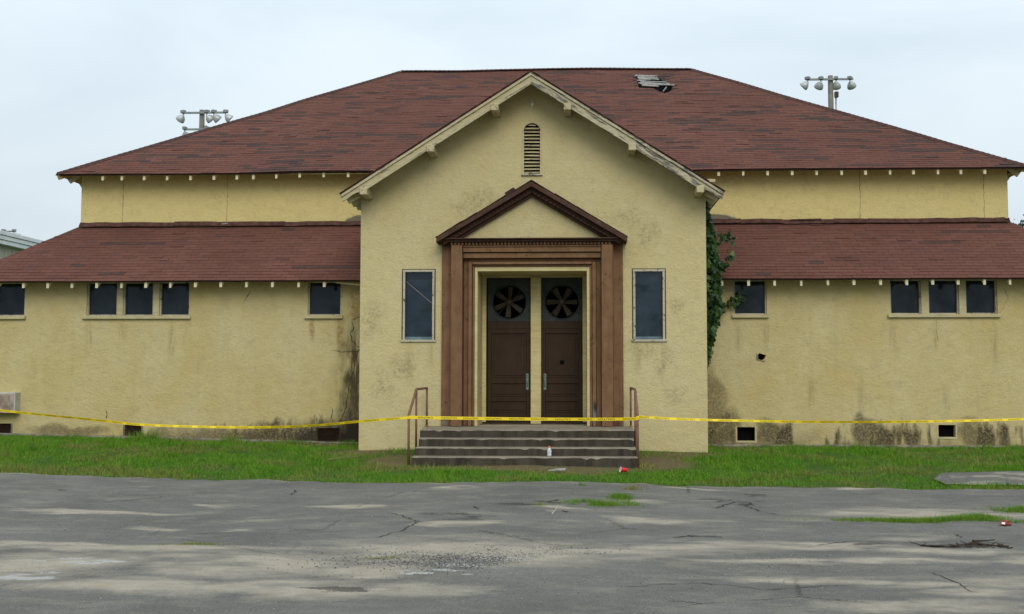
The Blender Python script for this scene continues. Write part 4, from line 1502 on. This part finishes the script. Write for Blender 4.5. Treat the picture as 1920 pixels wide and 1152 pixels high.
for k in range(15):
    z = 5.62 + k * .0705
    hw = .166
    if z > 6.47:
        hw = math.sqrt(max(.0, .17 ** 2 - (z + .035 - 6.49) ** 2))
    if hw < .05:
        continue
    b = MB()
    t = rnd.uniform(-.006, .006)
    b.add([(cxl - hw, 22.015, z + t), (cxl + hw, 22.015, z - t), (cxl + hw, 22.10, z + .042), (cxl - hw, 22.10, z + .042),
           (cxl - hw, 22.015, z + .014 + t), (cxl + hw, 22.015, z + .014 - t), (cxl + hw, 22.10, z + .056), (cxl - hw, 22.10, z + .056)],
          [(0, 1, 5, 4), (4, 5, 6, 7), (0, 3, 2, 1), (1, 2, 6, 5), (0, 4, 7, 3)])
    b.build('slat', 'cream' if k % 4 else 'purlin', louv)
b = MB()
b.lathe([(0, .10), (.012, .10), (.014, .07), (.03, .05), (.036, .01), (.022, -.005), (.012, -.01), (.012, -.05), (0, -.055)], (C0, 21.955, 7.02), (0, 0, 1), 12)
b.bar((C0, 21.955, 7.08), (C0, 22.0, 7.08), .015, .015)
b.build('lamp_holder', 'white', bld, True)

# ------------------------------------------------------------------ steps and handrails
SX0, SX1 = -3.05, 1.015
st = empty('entrance_steps', ((SX0 + SX1) / 2, 20.8, -.15), 'stained concrete steps with four risers below the double doors', 'steps')


def worn_step(x0, x1, y0, y1, z0, z1, seed):
    rr = random.Random(seed)
    n = 44
    b = MB()
    vs = []
    for k in range(n + 1):
        x = x0 + (x1 - x0) * k / n
        d = rr.uniform(0, .007)
        c = .012 + rr.uniform(0, .012) + (.02 if rr.random() < .06 else 0)
        vs += [(x, y0 + d, z0), (x, y0 + d, z1 - c), (x, y0 + c + .004, z1 - .002), (x, y1, z1)]
    fs = []
    for k in range(n):
        for r in range(3):
            i = k * 4 + r
            fs.append((i, i + 4, i + 5, i + 1))
    fs += [(0, 1, 2, 3), (n * 4 + 3, n * 4 + 2, n * 4 + 1, n * 4)]
    vs += [(x0, y1, z0), (x1, y1, z0)]
    i0 = (n + 1) * 4
    fs += [(0, 3, i0), (n * 4, i0 + 1, n * 4 + 3)]
    b.add(vs, fs)
    return b


for k in range(3):
    y0 = 19.73 + .29 * k
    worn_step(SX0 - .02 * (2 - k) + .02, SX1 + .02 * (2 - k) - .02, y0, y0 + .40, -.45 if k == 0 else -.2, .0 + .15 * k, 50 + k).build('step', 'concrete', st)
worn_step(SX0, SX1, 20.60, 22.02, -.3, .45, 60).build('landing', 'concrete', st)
b = MB()
b.box(C0 - 1.16, C0 + 1.16, 22.021, 23.13, .2, .4495)
b.build('threshold', 'concrete', st)


def handrail(x, xk, xr, label):
    r = empty('handrail', (x, 20.8, -.1), label, 'handrail', 'pipe handrails beside the entrance steps')
    yf, ym, yr = 19.93, 20.90, 21.78
    zf, zm = .745, 1.205
    g = lambda xx, yy: float(gz(xx, yy)) - .03
    b = MB()
    b.tube([(x, yf, g(x, yf)), (x, yf, zf)], .023, 10)
    b.build('post', 'rail', r, True)
    b = MB()
    b.tube([(xk, ym, g(xk, ym)), (xk, ym, zm)], .021, 10)
    b.build('post', 'rail', r, True)
    b = MB()
    b.tube([(xr, yr, .44), (xr, yr, zm + .01)], .021, 10)
    b.build('post', 'rail', r, True)
    b = MB()
    b.tube([(x, yf - .01, zf - .012), (x, yf, zf + .01), (xk, ym - .05, zm - .022), (xk, ym, zm + .005), (xr, yr, zm + .015), (xr, yr + .012, zm)], .025, 10)
    b.build('top_rail', 'rail', r, True)
    b = MB()
    b.lathe([(.05, 0), (.05, .012), (.03, .02), (.023, .03)], (xr, yr, .448), (0, 0, 1), 12)
    b.build('base_flange', 'rail', r, True)
    return r


handrail(-3.16, -3.17, -3.09, 'brown pipe handrail at the step end near the window with a pale stripe across it')
handrail(1.045, 1.05, 1.005, 'brown pipe handrail at the step end nearer the hanging vine')

# ------------------------------------------------------------------ caution tape
tape = empty('caution_tape', (-1.1, 19.9, .68), 'sagging yellow CAUTION tape strung across the entrance between both handrails', 'tape')
fc = bpy.data.curves.new('tape_text', 'FONT')
fc.body = 'CAUTION'
fc.size = 1.0
fo = bpy.data.objects.new('tape_text', fc)
COL.objects.link(fo)
dg = bpy.context.evaluated_depsgraph_get()
tm = fo.evaluated_get(dg).to_mesh()
TV = np.array([v.co[:] for v in tm.vertices])
TF = [tuple(p.vertices) for p in tm.polygons]
bpy.data.objects.remove(fo)
bpy.data.curves.remove(fc)
TV = (TV - TV.min(0)) / (TV.max(0) - TV.min(0) + np.array([0, 0, 1]))


def tape_span(pts, hgt, twist, first):
    """ribbon through 3D points, edges up/down, with upside-down lettering on the camera side"""
    P = np.array(pts, float)
    d = np.r_[0, np.cumsum(np.linalg.norm(np.diff(P, axis=0), axis=1))]
    L = d[-1]
    from math import sin
    def at(s):
        s = min(max(s, 0), L)
        # smooth interpolation through the points
        i = min(max(int(np.searchsorted(d, s) - 1), 0), len(P) - 2)
        t = (s - d[i]) / (d[i + 1] - d[i])
        p0, p1, p2, p3 = P[max(i - 1, 0)], P[i], P[i + 1], P[min(i + 2, len(P) - 1)]
        return .5 * ((2 * p1) + (-p0 + p2) * t + (2 * p0 - 5 * p1 + 4 * p2 - p3) * t * t + (-p0 + 3 * p1 - 3 * p2 + p3) * t ** 3)
    def up(s):
        a = twist * sin(s * 1.1 + first) 
        return np.array([0, math.sin(a), math.cos(a)])
    n = max(8, int(L / .12))
    b = MB()
    vs = []
    for k in range(n + 1):
        s = L * k / n
        c, u = at(s), up(s)
        vs += [c - u * hgt / 2, c + u * hgt / 2]
    b.add(vs, [(2 * k, 2 * k + 2, 2 * k + 3, 2 * k + 1) for k in range(n)])
    o = b.build('tape_span', 'tape', tape)
    s = first
    while s + .27 < L:
        t = MB()
        vv = []
        for x, y, _ in TV:
            q = s + .27 * (1 - x)
            u = up(q)
            vv.append(at(q) + u * hgt * (.5 - y) * .56 + np.array([0, -.003, 0]))
        t.add(vv, TF)
        t.build('lettering', 'ink', o)
        s += .40
    return o


tape_span([(-14.6, 22.78, .93), (-12.085, 22.2, .744), (-10.806, 21.907, .646), (-9.561, 21.614, .552), (-8.771, 21.424, .492), (-7.178, 21.028, .468), (-5.815, 20.677, .488), (-4.932, 20.442, .541),
           (-4.072, 20.208, .624), (-3.15, 19.90, .705)], .047, .45, .1)
tape_span([(-3.15, 19.895, .71), (-2.4, 19.893, .698), (-.86, 19.89, .681), (.4, 19.892, .680), (1.045, 19.895, .690)], .056, .08, .25)
tape_span([(1.045, 19.90, .725), (2.085, 20.199, .664), (4.15, 20.747, .604), (6.305, 21.295, .583), (8.781, 21.897, .613), (11.5, 22.5, .72)], .046, .40, .06)
for x, y, z, z0 in ((-3.155, 19.93, .705, 0), (1.045, 19.93, .705, 0)):
    b = MB()
    b.lathe([(.027, -.032), (.031, -.01), (.029, .01), (.031, .03), (.027, .034)], (x, y, z), (0, 0, 1), 12)
    b.build('knot', 'tape', tape, True)

# ------------------------------------------------------------------ air conditioner
ac = empty('air_conditioner', (-12.9, 23.65, .67), 'rust-streaked box air conditioner jutting from the stucco wing wall', 'air conditioner')
b = MB()
b.box(-13.18, -12.50, 23.57, 23.86, .665, 1.095)
b.build('casing', 'ac_side', ac, bevel=.01)
b = MB()
b.box(-13.15, -12.53, 23.553, 23.572, .69, 1.07)
f = b.build('front_panel', 'ac', ac, bevel=.008)
for k in range(9):
    b = MB()
    z = .72 + k * .038
    b.box(-13.12, -12.60, 23.543, 23.5525, z, z + .012)
    b.build('fin', 'ac', f)
b = MB()
b.box(-13.2, -12.48, 23.54, 23.80, .645, .664)
b.build('drip_tray', 'ac', ac)

# ------------------------------------------------------------------ climbing vine
vine = empty('climbing_vine', (2.75, 22.9, -.05), 'dark green leafy vine hanging in the corner between entrance block and wing', 'vine')
stems = [[(2.60, 22.75, -.06), (2.62, 22.8, .8), (2.66, 22.9, 1.7), (2.68, 23.0, 2.6), (2.70, 23.0, 3.6), (2.72, 23.0, 4.4), (2.75, 22.9, 5.05)],
         [(2.62, 23.1, -.06), (2.64, 23.2, 1.0), (2.74, 23.2, 2.0), (2.80, 23.15, 3.0), (2.86, 23.1, 4.0), (2.84, 23.05, 4.7)],
         [(2.72, 23.1, 2.7), (2.95, 23.4, 2.85), (3.2, 23.62, 2.98), (3.42, 23.7, 3.12), (3.55, 23.72, 3.2)],
         [(2.82, 23.0, 3.6), (3.0, 22.95, 3.75), (3.15, 22.95, 3.9), (3.2, 22.95, 4.05)],
         [(2.82, 23.0, 4.1), (2.98, 22.95, 4.35), (3.12, 22.95, 4.45), (3.2, 22.98, 4.36)],
         [(2.7, 22.9, 2.6), (2.74, 22.85, 2.2), (2.72, 22.8, 1.72)]]
for sp in stems:
    b = MB()
    b.tube(sp, .014, 6, .006)
    b.build('stem', 'bark', vine, True)


def leaves_mesh(name, centers, size, mat, parent, droop=.5, shape='ivy', seed=1, facing=None):
    rg = np.random.default_rng(seed)
    n = len(centers)
    nrm = rg.normal(size=(n, 3))
    if facing is not None:
        nrm = nrm * .75 + np.array(facing)
    nrm /= np.linalg.norm(nrm, axis=1)[:, None]
    ax = np.tile(np.array([0, 0, -1.0]), (n, 1)) * droop + rg.normal(size=(n, 3)) * (1 - droop * .5)
    ax -= (ax * nrm).sum(1)[:, None] * nrm
    ax /= np.linalg.norm(ax, axis=1)[:, None] + 1e-9
    sx = np.cross(ax, nrm)
    sz = size * rg.uniform(.6, 1.3, n)[:, None]
    if shape == 'ivy':
        prof = [(0, -.5), (.48, -.28), (.34, .02), (.30, .22), (0, .62), (-.30, .22), (-.34, .02), (-.48, -.28)]
    else:
        prof = [(0, -.5), (.26, -.1), (.18, .3), (0, .55), (-.18, .3), (-.26, -.1)]
    k = len(prof)
    vs = np.stack([centers + (sx * a + ax * b_ + nrm * (abs(a) * -.25)) * sz for a, b_ in prof], 1).reshape(-1, 3)
    fs = np.arange(n * k).reshape(n, k)
    base = np.array(base_of(parent)) if parent else np.zeros(3)
    o = fast_mesh(name, vs - base, fs, mat, {'tint': np.clip(rg.normal(.33, .27, n), 0, 1)})
    if parent:
        o.parent = parent
    return o


cen = []
for z in np.arange(1.72, 5.08, .0068):
    wdt = np.interp(z, [1.7, 2.0, 2.4, 3.0, 3.6, 4.2, 4.7, 5.1], [.05, .13, .24, .38, .40, .23, .14, .08])
    wdt *= .75 + .5 * float(vnoise(z * 2.2, 3.0, 2))
    for _ in range(6):
        u = rnd.random() ** 1.1
        cen.append((2.60 + u * wdt, 22.95 + rnd.gauss(0, .22), z + rnd.gauss(0, .04)))
for sp, dn_ in ((stems[2], 90), (stems[3], 36), (stems[4], 40)):
    for _ in range(dn_):
        t = rnd.random() * (len(sp) - 1)
        i = int(t)
        p = Vector(sp[i]).lerp(Vector(sp[i + 1]), t - i)
        cen.append((p.x + rnd.gauss(0, .04), p.y + rnd.gauss(0, .05), p.z + rnd.gauss(0, .06)))
tag(leaves_mesh('foliage', np.array(cen), .105, 'ivy', vine, .7, 'ivy', 4, (0.15, -.8, .35)), kind='stuff')

# ------------------------------------------------------------------ litter
bt = empty('plastic_bottle', (-.568, 19.86, .003), 'clear plastic drink bottle with an orange cap standing on the lowest step', 'bottle')
b = MB()
b.lathe([(0, .0), (.034, .0), (.039, .008), (.039, .05), (.035, .058), (.035, .064), (.040, .072), (.040, .10), (.034, .125), (.022, .155), (.016, .163), (.016, .172)], (-.568, 19.86, .003), (0, 0, 1), 20)
b.build('bottle_body', 'clear', bt, True)
b = MB()
b.lathe([(.0405, .072), (.0408, .074), (.0408, .10), (.0405, .102)], (-.568, 19.86, .003), (0, 0, 1), 20)
b.build('bottle_label', 'label', bt, True)
b = MB()
b.lathe([(.019, .163), (.0205, .166), (.0205, .186), (.018, .19), (0, .19)], (-.568, 19.86, .003), (0, 0, 1), 16)
b.build('cap', 'orange', bt, True)

cp = empty('plastic_cup', (.76, 18.85, float(gz(.76, 18.85)) + .04), 'red plastic cup with white inside lying on its side in the grass', 'cup')
ca = Vector((-1, -.25, .12)).normalized()
co = Vector((.80, 18.86, float(gz(.76, 18.85)) + .075))
b = MB()
b.lathe([(0, 0), (.030, 0), (.032, .006), (.038, .06), (.0385, .062), (.046, .118), (.047, .119)], co, ca, 20)
b.build('cup_wall', 'red', cp, True)
b = MB()
b.lathe([(.0285, .005), (.0440, .117)], co, ca, 20)
b.lathe([(0, .006), (.0285, .006)], co, ca, 20)
b.build('cup_inside', 'white', cp, True)
b = MB()
b.lathe([(.047, .117), (.0495, .119), (.0495, .123), (.0465, .125), (.0440, .118)], co, ca, 20)
b.build('rim', 'white', cp, True)

zc = float(gz(-.4, 18.8)) + .05
b = MB()
b.add([(-.56, 18.70, zc), (-.42, 18.72, zc + .012), (-.27, 18.80, zc + .006), (-.25, 18.90, zc + .035), (-.40, 18.88, zc + .03), (-.54, 18.80, zc + .012)], [(0, 1, 4, 5), (1, 2, 3, 4)])
o = b.build('card_scrap', 'card', None, loc=(-.4, 18.8, zc))
o.modifiers.new('thick', 'SOLIDIFY').thickness = .006
tag(o, 'flat grey scrap of card lying on the dry grass before the steps', 'litter')

rg = random.Random(5)
b = MB()
n, mrow = 10, 7
wc = (5.06, 13.27, float(gz(5.06, 13.27)) + .055)
vs = []
for i in range(mrow):
    th = math.pi * (i + .5) / mrow
    for k in range(n):
        ph = 2 * math.pi * k / n
        rr = .055 * rg.uniform(.55, 1.25)
        vs.append((wc[0] + rr * 1.25 * math.sin(th) * math.cos(ph), wc[1] + rr * math.sin(th) * math.sin(ph), wc[2] + rr * .75 * math.cos(th)))
b.add(vs, [(i * n + k, i * n + (k + 1) % n, (i + 1) * n + (k + 1) % n, (i + 1) * n + k) for i in range(mrow - 1) for k in range(n)] + [tuple(range(n)), tuple((mrow - 1) * n + k for k in range(n))])
wr_ = b.build('crumpled_wrapper', 'wrap', None, loc=(wc[0], wc[1], wc[2] - .05))
tag(wr_, 'crumpled red-brown food wrapper on the asphalt beside a grassy crack', 'litter')
b = MB()
b.add([(wc[0] - .055, wc[1] - .055, wc[2] + .005), (wc[0] - .02, wc[1] - .068, wc[2] + .0), (wc[0] - .018, wc[1] - .055, wc[2] + .026), (wc[0] - .05, wc[1] - .045, wc[2] + .022)], [(0, 1, 2, 3)])
b.build('white_flap', 'white', wr_)


def stick(pts, r, name, label, mat='stick', twigs=0):
    pts = [(x, y, float(gz(x, y)) + .034 + z) for x, y, z in pts]
    b = MB()
    b.tube(pts, r, 7, r * .5)
    for _ in range(twigs):
        i = rnd.randrange(len(pts) - 1)
        p = Vector(pts[i]).lerp(Vector(pts[i + 1]), rnd.random())
        q = p + Vector((rnd.uniform(-.12, .12), rnd.uniform(-.12, .12), rnd.uniform(.0, .03)))
        b.tube([p, q], r * .6, 5, r * .25)
    o = b.build(name, mat, None, True, loc=pts[0])
    return tag(o, label, 'stick')


stick([(4.18, 11.86, .008), (4.26, 11.88, .006), (4.35, 11.9, .008), (4.44, 11.93, .012)], .011, 'dead_stick', 'short straight dark stick on the asphalt behind the bark litter')
stick([(3.52, 11.50, .004), (3.62, 11.46, .008), (3.74, 11.42, .008), (3.88, 11.43, .012)], .012, 'dead_branch', 'curved dark branch lying at the edge of the sand', twigs=4)
stick([(4.0, 11.55, .01), (4.10, 11.62, .02), (4.2, 11.56, .012), (4.3, 11.5, .01), (4.42, 11.49, .008)], .013, 'crooked_branch', 'crooked dark branch among bark crumbs on the asphalt', twigs=6)
stick([(-.36, 13.72, .0), (-.33, 13.82, .03), (-.31, 13.86, .05), (-.29, 13.88, .10)], .005, 'pale_twig', 'thin pale twig sticking up from the open asphalt', 'pale_stick', 2)
stick([(-4.75, 20.32, .02), (-4.45, 20.52, .03), (-4.15, 20.72, .03)], .011, 'fallen_branch', 'long thin brown branch lying in the grass beside the entrance block', 'straw_stick', 2)
b = MB()
for _ in range(70):
    x, y = rnd.uniform(3.85, 4.4), rnd.gauss(11.5, .06)
    a = rnd.uniform(0, 3.14)
    l = rnd.uniform(.01, .045)
    z = float(gz(x, y)) + .032
    b.bar((x - l * math.cos(a), y - l * math.sin(a), z), (x + l * math.cos(a), y + l * math.sin(a), z + rnd.uniform(0, .012)), .014, .008)
tag(b.build('bark_crumbs', 'stick'), 'scattered dark bark crumbs on the asphalt', 'debris', kind='stuff')


# ------------------------------------------------------------------ floodlight poles
def floodlight(root, x, y, z, yaw, tilt=38, s=0.86):
    """ballast box on the arm, yoke and bell reflector hanging below; yaw is where it shines"""
    d = Vector((math.sin(R(yaw)) * math.cos(R(-tilt)), math.cos(R(yaw)) * math.cos(R(-tilt)), math.sin(R(-tilt))))
    b = MB()
    o = Vector((x, y, z))
    hor = Vector((math.sin(R(yaw)), math.cos(R(yaw)), 0))
    b.bar(o - hor * .15 * s + Vector((0, 0, .10 * s)), o + hor * .17 * s + Vector((0, 0, .10 * s)), .26 * s, .20 * s)
    b.bar(o + Vector((0, 0, .02 * s)), o + Vector((0, 0, -.16 * s)), .07 * s, .07 * s, (0, 1, 0))
    hd = b.build('ballast_box', 'lampbox', root, bevel=.02)
    b = MB()
    neck = o + Vector((0, 0, -.16 * s))
    q = neck - d * .02 * s
    b.lathe([(.0, -.02 * s), (.06 * s, -.02 * s), (.085 * s, .04 * s), (.155 * s, .10 * s), (.235 * s, .20 * s), (.285 * s, .33 * s), (.30 * s, .44 * s), (.29 * s, .445 * s), (.25 * s, .3 * s), (.0, .12 * s)], q, d, 18)
    b.build('reflector', 'lampback', root, True)


def light_pole(x, y, top, label, arms, r=.16):
    root = empty('floodlight_pole', (x, y, float(gz(0, 30))), label, 'light pole', 'sports floodlight poles behind the hall')
    b = MB()
    b.tube([(x, y, -.1), (x, y, top * .5), (x, y, top)], r * 1.25, 12, r * .92)
    b.build('pole', 'pole', root, True)
    for z, x0, x1, lamps in arms:
        b = MB()
        b.bar((x + x0, y - r - .05, z), (x + x1, y - r - .05, z), .1, .10)
        b.build('crossarm', 'lampbox', root)
        for dx, yaw in lamps:
            floodlight(root, x + dx, y - r - .05, z - .02, yaw)
    b = MB()
    b.tube([(x + r + .10, y - .1, 0), (x + r + .10, y - .1, top - 1.2)], .05, 6)
    b.build('conduit', 'lampback', root, True)
    b = MB()
    b.box(x + r + .02, x + r + .22, y - .25, y - .05, top - 1.25, top - .95)
    b.build('junction_box', 'blade', root)
    return root


light_pole(-21.46, 60, 16.45, 'wooden floodlight pole with two crossarms of lamps rising behind the main roof', [
    (16.25, -1.05, 1.45, [(-1.0, -60), (.35, 40), (.75, 50), (1.42, 62)]), (15.30, -.95, 1.1, [(-.90, 0), (.35, 30), (1.05, 35)])])
light_pole(13.96, 60, 18.05, 'wooden floodlight pole with a single crossarm of four lamps behind the hip roof', [
    (17.80, -1.32, 1.20, [(-1.30, -55), (-.58, -15), (.26, 15), (1.02, 35)])])
light_pole(-41.6, 75, 11.9, 'distant floodlight pole beyond the pale metal shed', [
    (11.55, -1.6, 1.6, [(-1.5, -50), (-.6, -15), (.75, 25), (1.5, 55)])], .15)

# ------------------------------------------------------------------ metal shed
shed = empty('metal_shed', (-30, 55, -.1), 'pale corrugated metal shed with white fascia beyond the hall', 'shed')
sx_ = -24.75
b = MB()
y = 36.0
prof = []
while y < 66:
    prof += [(0, y), (0, y + .42), (.06, y + .46), (.06, y + .54)]
    y += .6
vs = [(sx_ + a, yy, -.1) for a, yy in prof] + [(sx_ + a, yy, 7.0) for a, yy in prof]
m_ = len(prof)
b.add(vs, [(k, k + 1, m_ + k + 1, m_ + k) for k in range(m_ - 1)])
b.add([(sx_, 36, -.1), (-38, 36, -.1), (-38, 36, 7.0), (-31.4, 36, 8.0), (sx_, 36, 7.0)], [(0, 1, 2, 3, 4)])
b.build('siding', 'shedwall', shed)
for k in range(3):
    b = MB()
    b.box(sx_ - .1, sx_ + .30 + .04 * k, 35.7, 66.2, 6.98 + k * .19, 7.155 + k * .19)
    b.build('fascia', 'shedtrim', shed, bevel=.012)
b = MB()
b.add([(sx_ + .25, 35.6, 7.55), (sx_ + .25, 66.3, 7.55), (-31.4, 66.3, 8.4), (-31.4, 35.6, 8.4), (-38.2, 35.6, 7.55), (-38.2, 66.3, 7.55)], [(0, 1, 2, 3), (3, 2, 5, 4)])
b.build('shed_roof', 'shedroof', shed)


# ------------------------------------------------------------------ tree beyond the far end
def tree(x, y, h, rad, label, seed):
    rr = random.Random(seed)
    t = empty('tree', (x, y, -.1), label, 'tree', None)
    b = MB()
    b.tube([(x, y, -.2), (x + .1, y, h * .3), (x - .1, y + .1, h * .62), (x, y, h * .86)], .34, 10, .08)
    cs = []
    for k in range(16):
        a = rr.uniform(0, 6.28)
        hz = h * rr.uniform(.48, .93)
        rl = rad * rr.uniform(.35, 1.0) * (1.1 - .55 * abs(hz / h - .68) / .3)
        q = Vector((x + rl * math.cos(a), y + rl * math.sin(a), hz + rl * .22))
        b.tube([(x, y, hz - rl * .35), Vector((x, y, hz)).lerp(q, .55), q], .09, 6, .02)
        cs.append(q)
    b.build('trunk', 'bark', t, True)
    pts = []
    for q in cs + [Vector((x, y, h * .93)), Vector((x, y, h * .8))]:
        cr = rr.uniform(.7, 1.25)
        for _ in range(320):
            v_ = Vector((rr.gauss(0, 1), rr.gauss(0, 1), rr.gauss(0, .7)))
            pts.append(q + v_ * cr * .5)
    tag(leaves_mesh('crown', np.array([p[:] for p in pts]), .26, 'treeleaf', t, .3, 'leaf', seed), kind='stuff')


tree(29.0, 70, 11.55, 3.0, 'leafy green tree whose top shows past the end of the roofs', 12)

# ------------------------------------------------------------------ grass
STEPF = lambda x, y: (x > SX0 - .05) & (x < SX1 + .05) & (y > 19.70)
BLOCK = lambda x, y: (x > C0 - GHW - .03) & (x < C0 + GHW + .03) & (y > 21.97)


def blades(name, X_, Y_, h, wd, dry, seed, label, tintmul=None):
    rg = np.random.default_rng(seed)
    n = len(X_)
    a = rg.uniform(0, 2 * np.pi, n)
    ln = rg.normal(0, .45, (n, 2)) * h[:, None]
    z = gz(X_, Y_) - .01
    dx, dy = np.cos(a) * wd, np.sin(a) * wd
    v = np.empty((n, 3, 3))
    v[:, 0] = np.stack([X_ - dx, Y_ - dy, z], 1)
    v[:, 1] = np.stack([X_ + dx, Y_ + dy, z], 1)
    v[:, 2] = np.stack([X_ + ln[:, 0], Y_ + ln[:, 1], z + h], 1)
    tint = np.clip(rg.normal(.45, .25, n), 0, 1)
    o = fast_mesh(name, v.reshape(-1, 3), np.arange(3 * n).reshape(n, 3), 'grass', {'tint': tint, 'dry': dry})
    tag(o, label, 'grass', kind='stuff')
    return o


n = 330000
X_ = rng.uniform(-15, 13, n)
Y_ = rng.uniform(17.3, 23.80, n)
bare = bare_at(X_, Y_)
clump = vnoise(X_ * 1.6, Y_ * 1.6, 4)
wob = (vnoise(X_ * 5, Y_ * 5, 2) - .5) * .16
ok = (Y_ > edge_y(X_) - .06 + wob * 1.8) & ~STEPF(X_, Y_) & ~BLOCK(X_, Y_) & (rng.random(n) > bare * .72)
pnear = 18.0 + (vnoise(X_ * 2, X_ * 0 + 7) - .5) * .2
pfar = np.interp(X_, [PX0, 6.3, 7.7, 14], [18.6, 19.35, 19.65, 19.8]) + (vnoise(X_ * 2.5, X_ * 0 + 21) - .5) * .16
ok &= ~((X_ > PX0 + .03) & (Y_ > pnear + .03) & (Y_ < pfar - .03))
ok &= ~((X_ > 3.6) & (X_ < 5.9) & (Y_ > 17.85) & (Y_ < 17.98) & (clump < .55))
kerb = np.clip((edge_y(X_) + .45 - Y_) / .5, 0, 1)
X_, Y_, bare, clump, kerb = X_[ok], Y_[ok], bare[ok], clump[ok], kerb[ok]
h = (.026 + .058 * np.clip((clump - .34) * 2.8, 0, 1)) * rng.uniform(.6, 1.5, len(X_)) * (1 - .62 * bare) * (1 - .45 * kerb)
tall = rng.random(len(X_)) < .012 * (1 + 3 * (clump > .6))
h = np.where(tall, h * 2.2, h)
patchy = np.clip((vnoise(X_ * .9 + 31, Y_ * 1.6 + 5, 4) - .52) * 3.2, 0, .55)
dry = np.clip(bare * 1.15 * (rng.random(len(X_)) > .2) + patchy * rng.random(len(X_)) * 1.7 + (rng.random(len(X_)) < .06 + .16 * kerb) * .65, 0, 1)
blades('grass', X_, Y_, h, .006, dry, 3, 'short green grass between the asphalt and the hall')

TUFTS = [(.3, 15.05, .48, .30, 2600, .08, .1), (.58, 15.69, .17, .22, 500, .09, .15), (-4.02, 11.12, .49, .09, 1500, .03, .6), (-1.86, 10.43, .38, .06, 600, .022, .7), (4.29, 13.69, 1.3, .17, 4600, .07, .15),
         (5.02, 14.05, .34, .25, 1100, .08, .1), (5.9, 14.93, .40, .24, 1200, .075, .1), (1.61, 17.62, .16, .12, 260, .06, .2), (.79, 16.78, .14, .2, 120, .09, .8), (-.56, 14.7, .1, .1, 90, .05, .5),
         (1.04, 14.9, .14, .12, 130, .035, .6), (7.2, 13.75, 1.6, .17, 4000, .07, .15), (-2.6, 17.4, .16, .08, 160, .04, .3), (.02, 17.3, .06, .08, 40, .07, .2)]
for i, (x, y, rx, ry, cnt, hh, dr) in enumerate(TUFTS):
    rg = np.random.default_rng(100 + i)
    cnt = int(cnt * 1.6)
    px_t, py_t = rg.normal(0, .5, cnt), rg.normal(0, .5, cnt)
    xs, ys = x + px_t * rx, y + py_t * ry + (vnoise(x + px_t * rx * 1.5, px_t * 0 + i, 3) - .5) * .3
    keep = vnoise(xs * 4 + i, ys * 4, 3) > .34
    xs, ys = xs[keep], ys[keep]
    hh_ = hh * rg.uniform(.5, 1.4, len(xs)) * np.exp(-.5 * np.hypot(px_t[keep], py_t[keep]))
    o = blades('grass_tuft', xs, ys, hh_ + .03, .005, np.clip(rg.random(len(xs)) * .5 + dr - .25, 0, 1), 200 + i, 'grass growing through cracks in the asphalt')
# a few ranker weeds along the wall foot
for i, (x, y, hh) in enumerate(((-9.35, 23.35, .30), (-9.55, 23.3, .24), (-7.6, 23.4, .22), (-5.0, 23.5, .16), (5.9, 23.4, .18), (8.6, 23.45, .16))):
    rg = np.random.default_rng(300 + i)
    xs, ys = rg.normal(x, .13, 160), rg.normal(y, .08, 160)
    blades('weed_clump', xs, ys, hh * rg.uniform(.4, 1.1, 160), .007, rg.random(160) * .5, 400 + i, 'taller weeds at the foot of the wing wall')

# ------------------------------------------------------------------ loose gravel
n = 7400
xs = np.concatenate([rng.normal(-.9, .55, 2300), rng.normal(-.1, 1.3, 1700), rng.uniform(-7, 7, n - 4000)])
ys = np.concatenate([rng.normal(10.25, .22, 2300), rng.normal(10.4, .42, 1700), rng.uniform(7.5, 17, n - 4000)])
sz = np.concatenate([rng.uniform(.004, .011, 4000), rng.uniform(.004, .010, n - 4000)])
zs = gz(xs, ys) + .030
dirs = np.array([(1, 0, 0), (0, 1, 0), (-1, 0, 0), (0, -1, 0), (0, 0, 1), (0, 0, -1)], float)
vs = np.stack([np.stack([xs, ys, zs], 1) + d * (sz * rng.uniform(.6, 1.2, n))[:, None] * np.array([1, 1, .7]) for d in dirs], 1)
fo_ = np.array([(0, 1, 4), (1, 2, 4), (2, 3, 4), (3, 0, 4), (1, 0, 5), (2, 1, 5), (3, 2, 5), (0, 3, 5)])
fs = (np.arange(n)[:, None, None] * 6 + fo_[None]).reshape(-1, 3)
gv = fast_mesh('gravel', vs.reshape(-1, 3), fs, 'gravel', {'tint': np.repeat(np.concatenate([rng.random(4000) ** 1.4, rng.uniform(.5, 1, n - 4000)]), 8)})
tag(gv, 'loose gravel scattered over the sandy asphalt', 'gravel', kind='stuff')
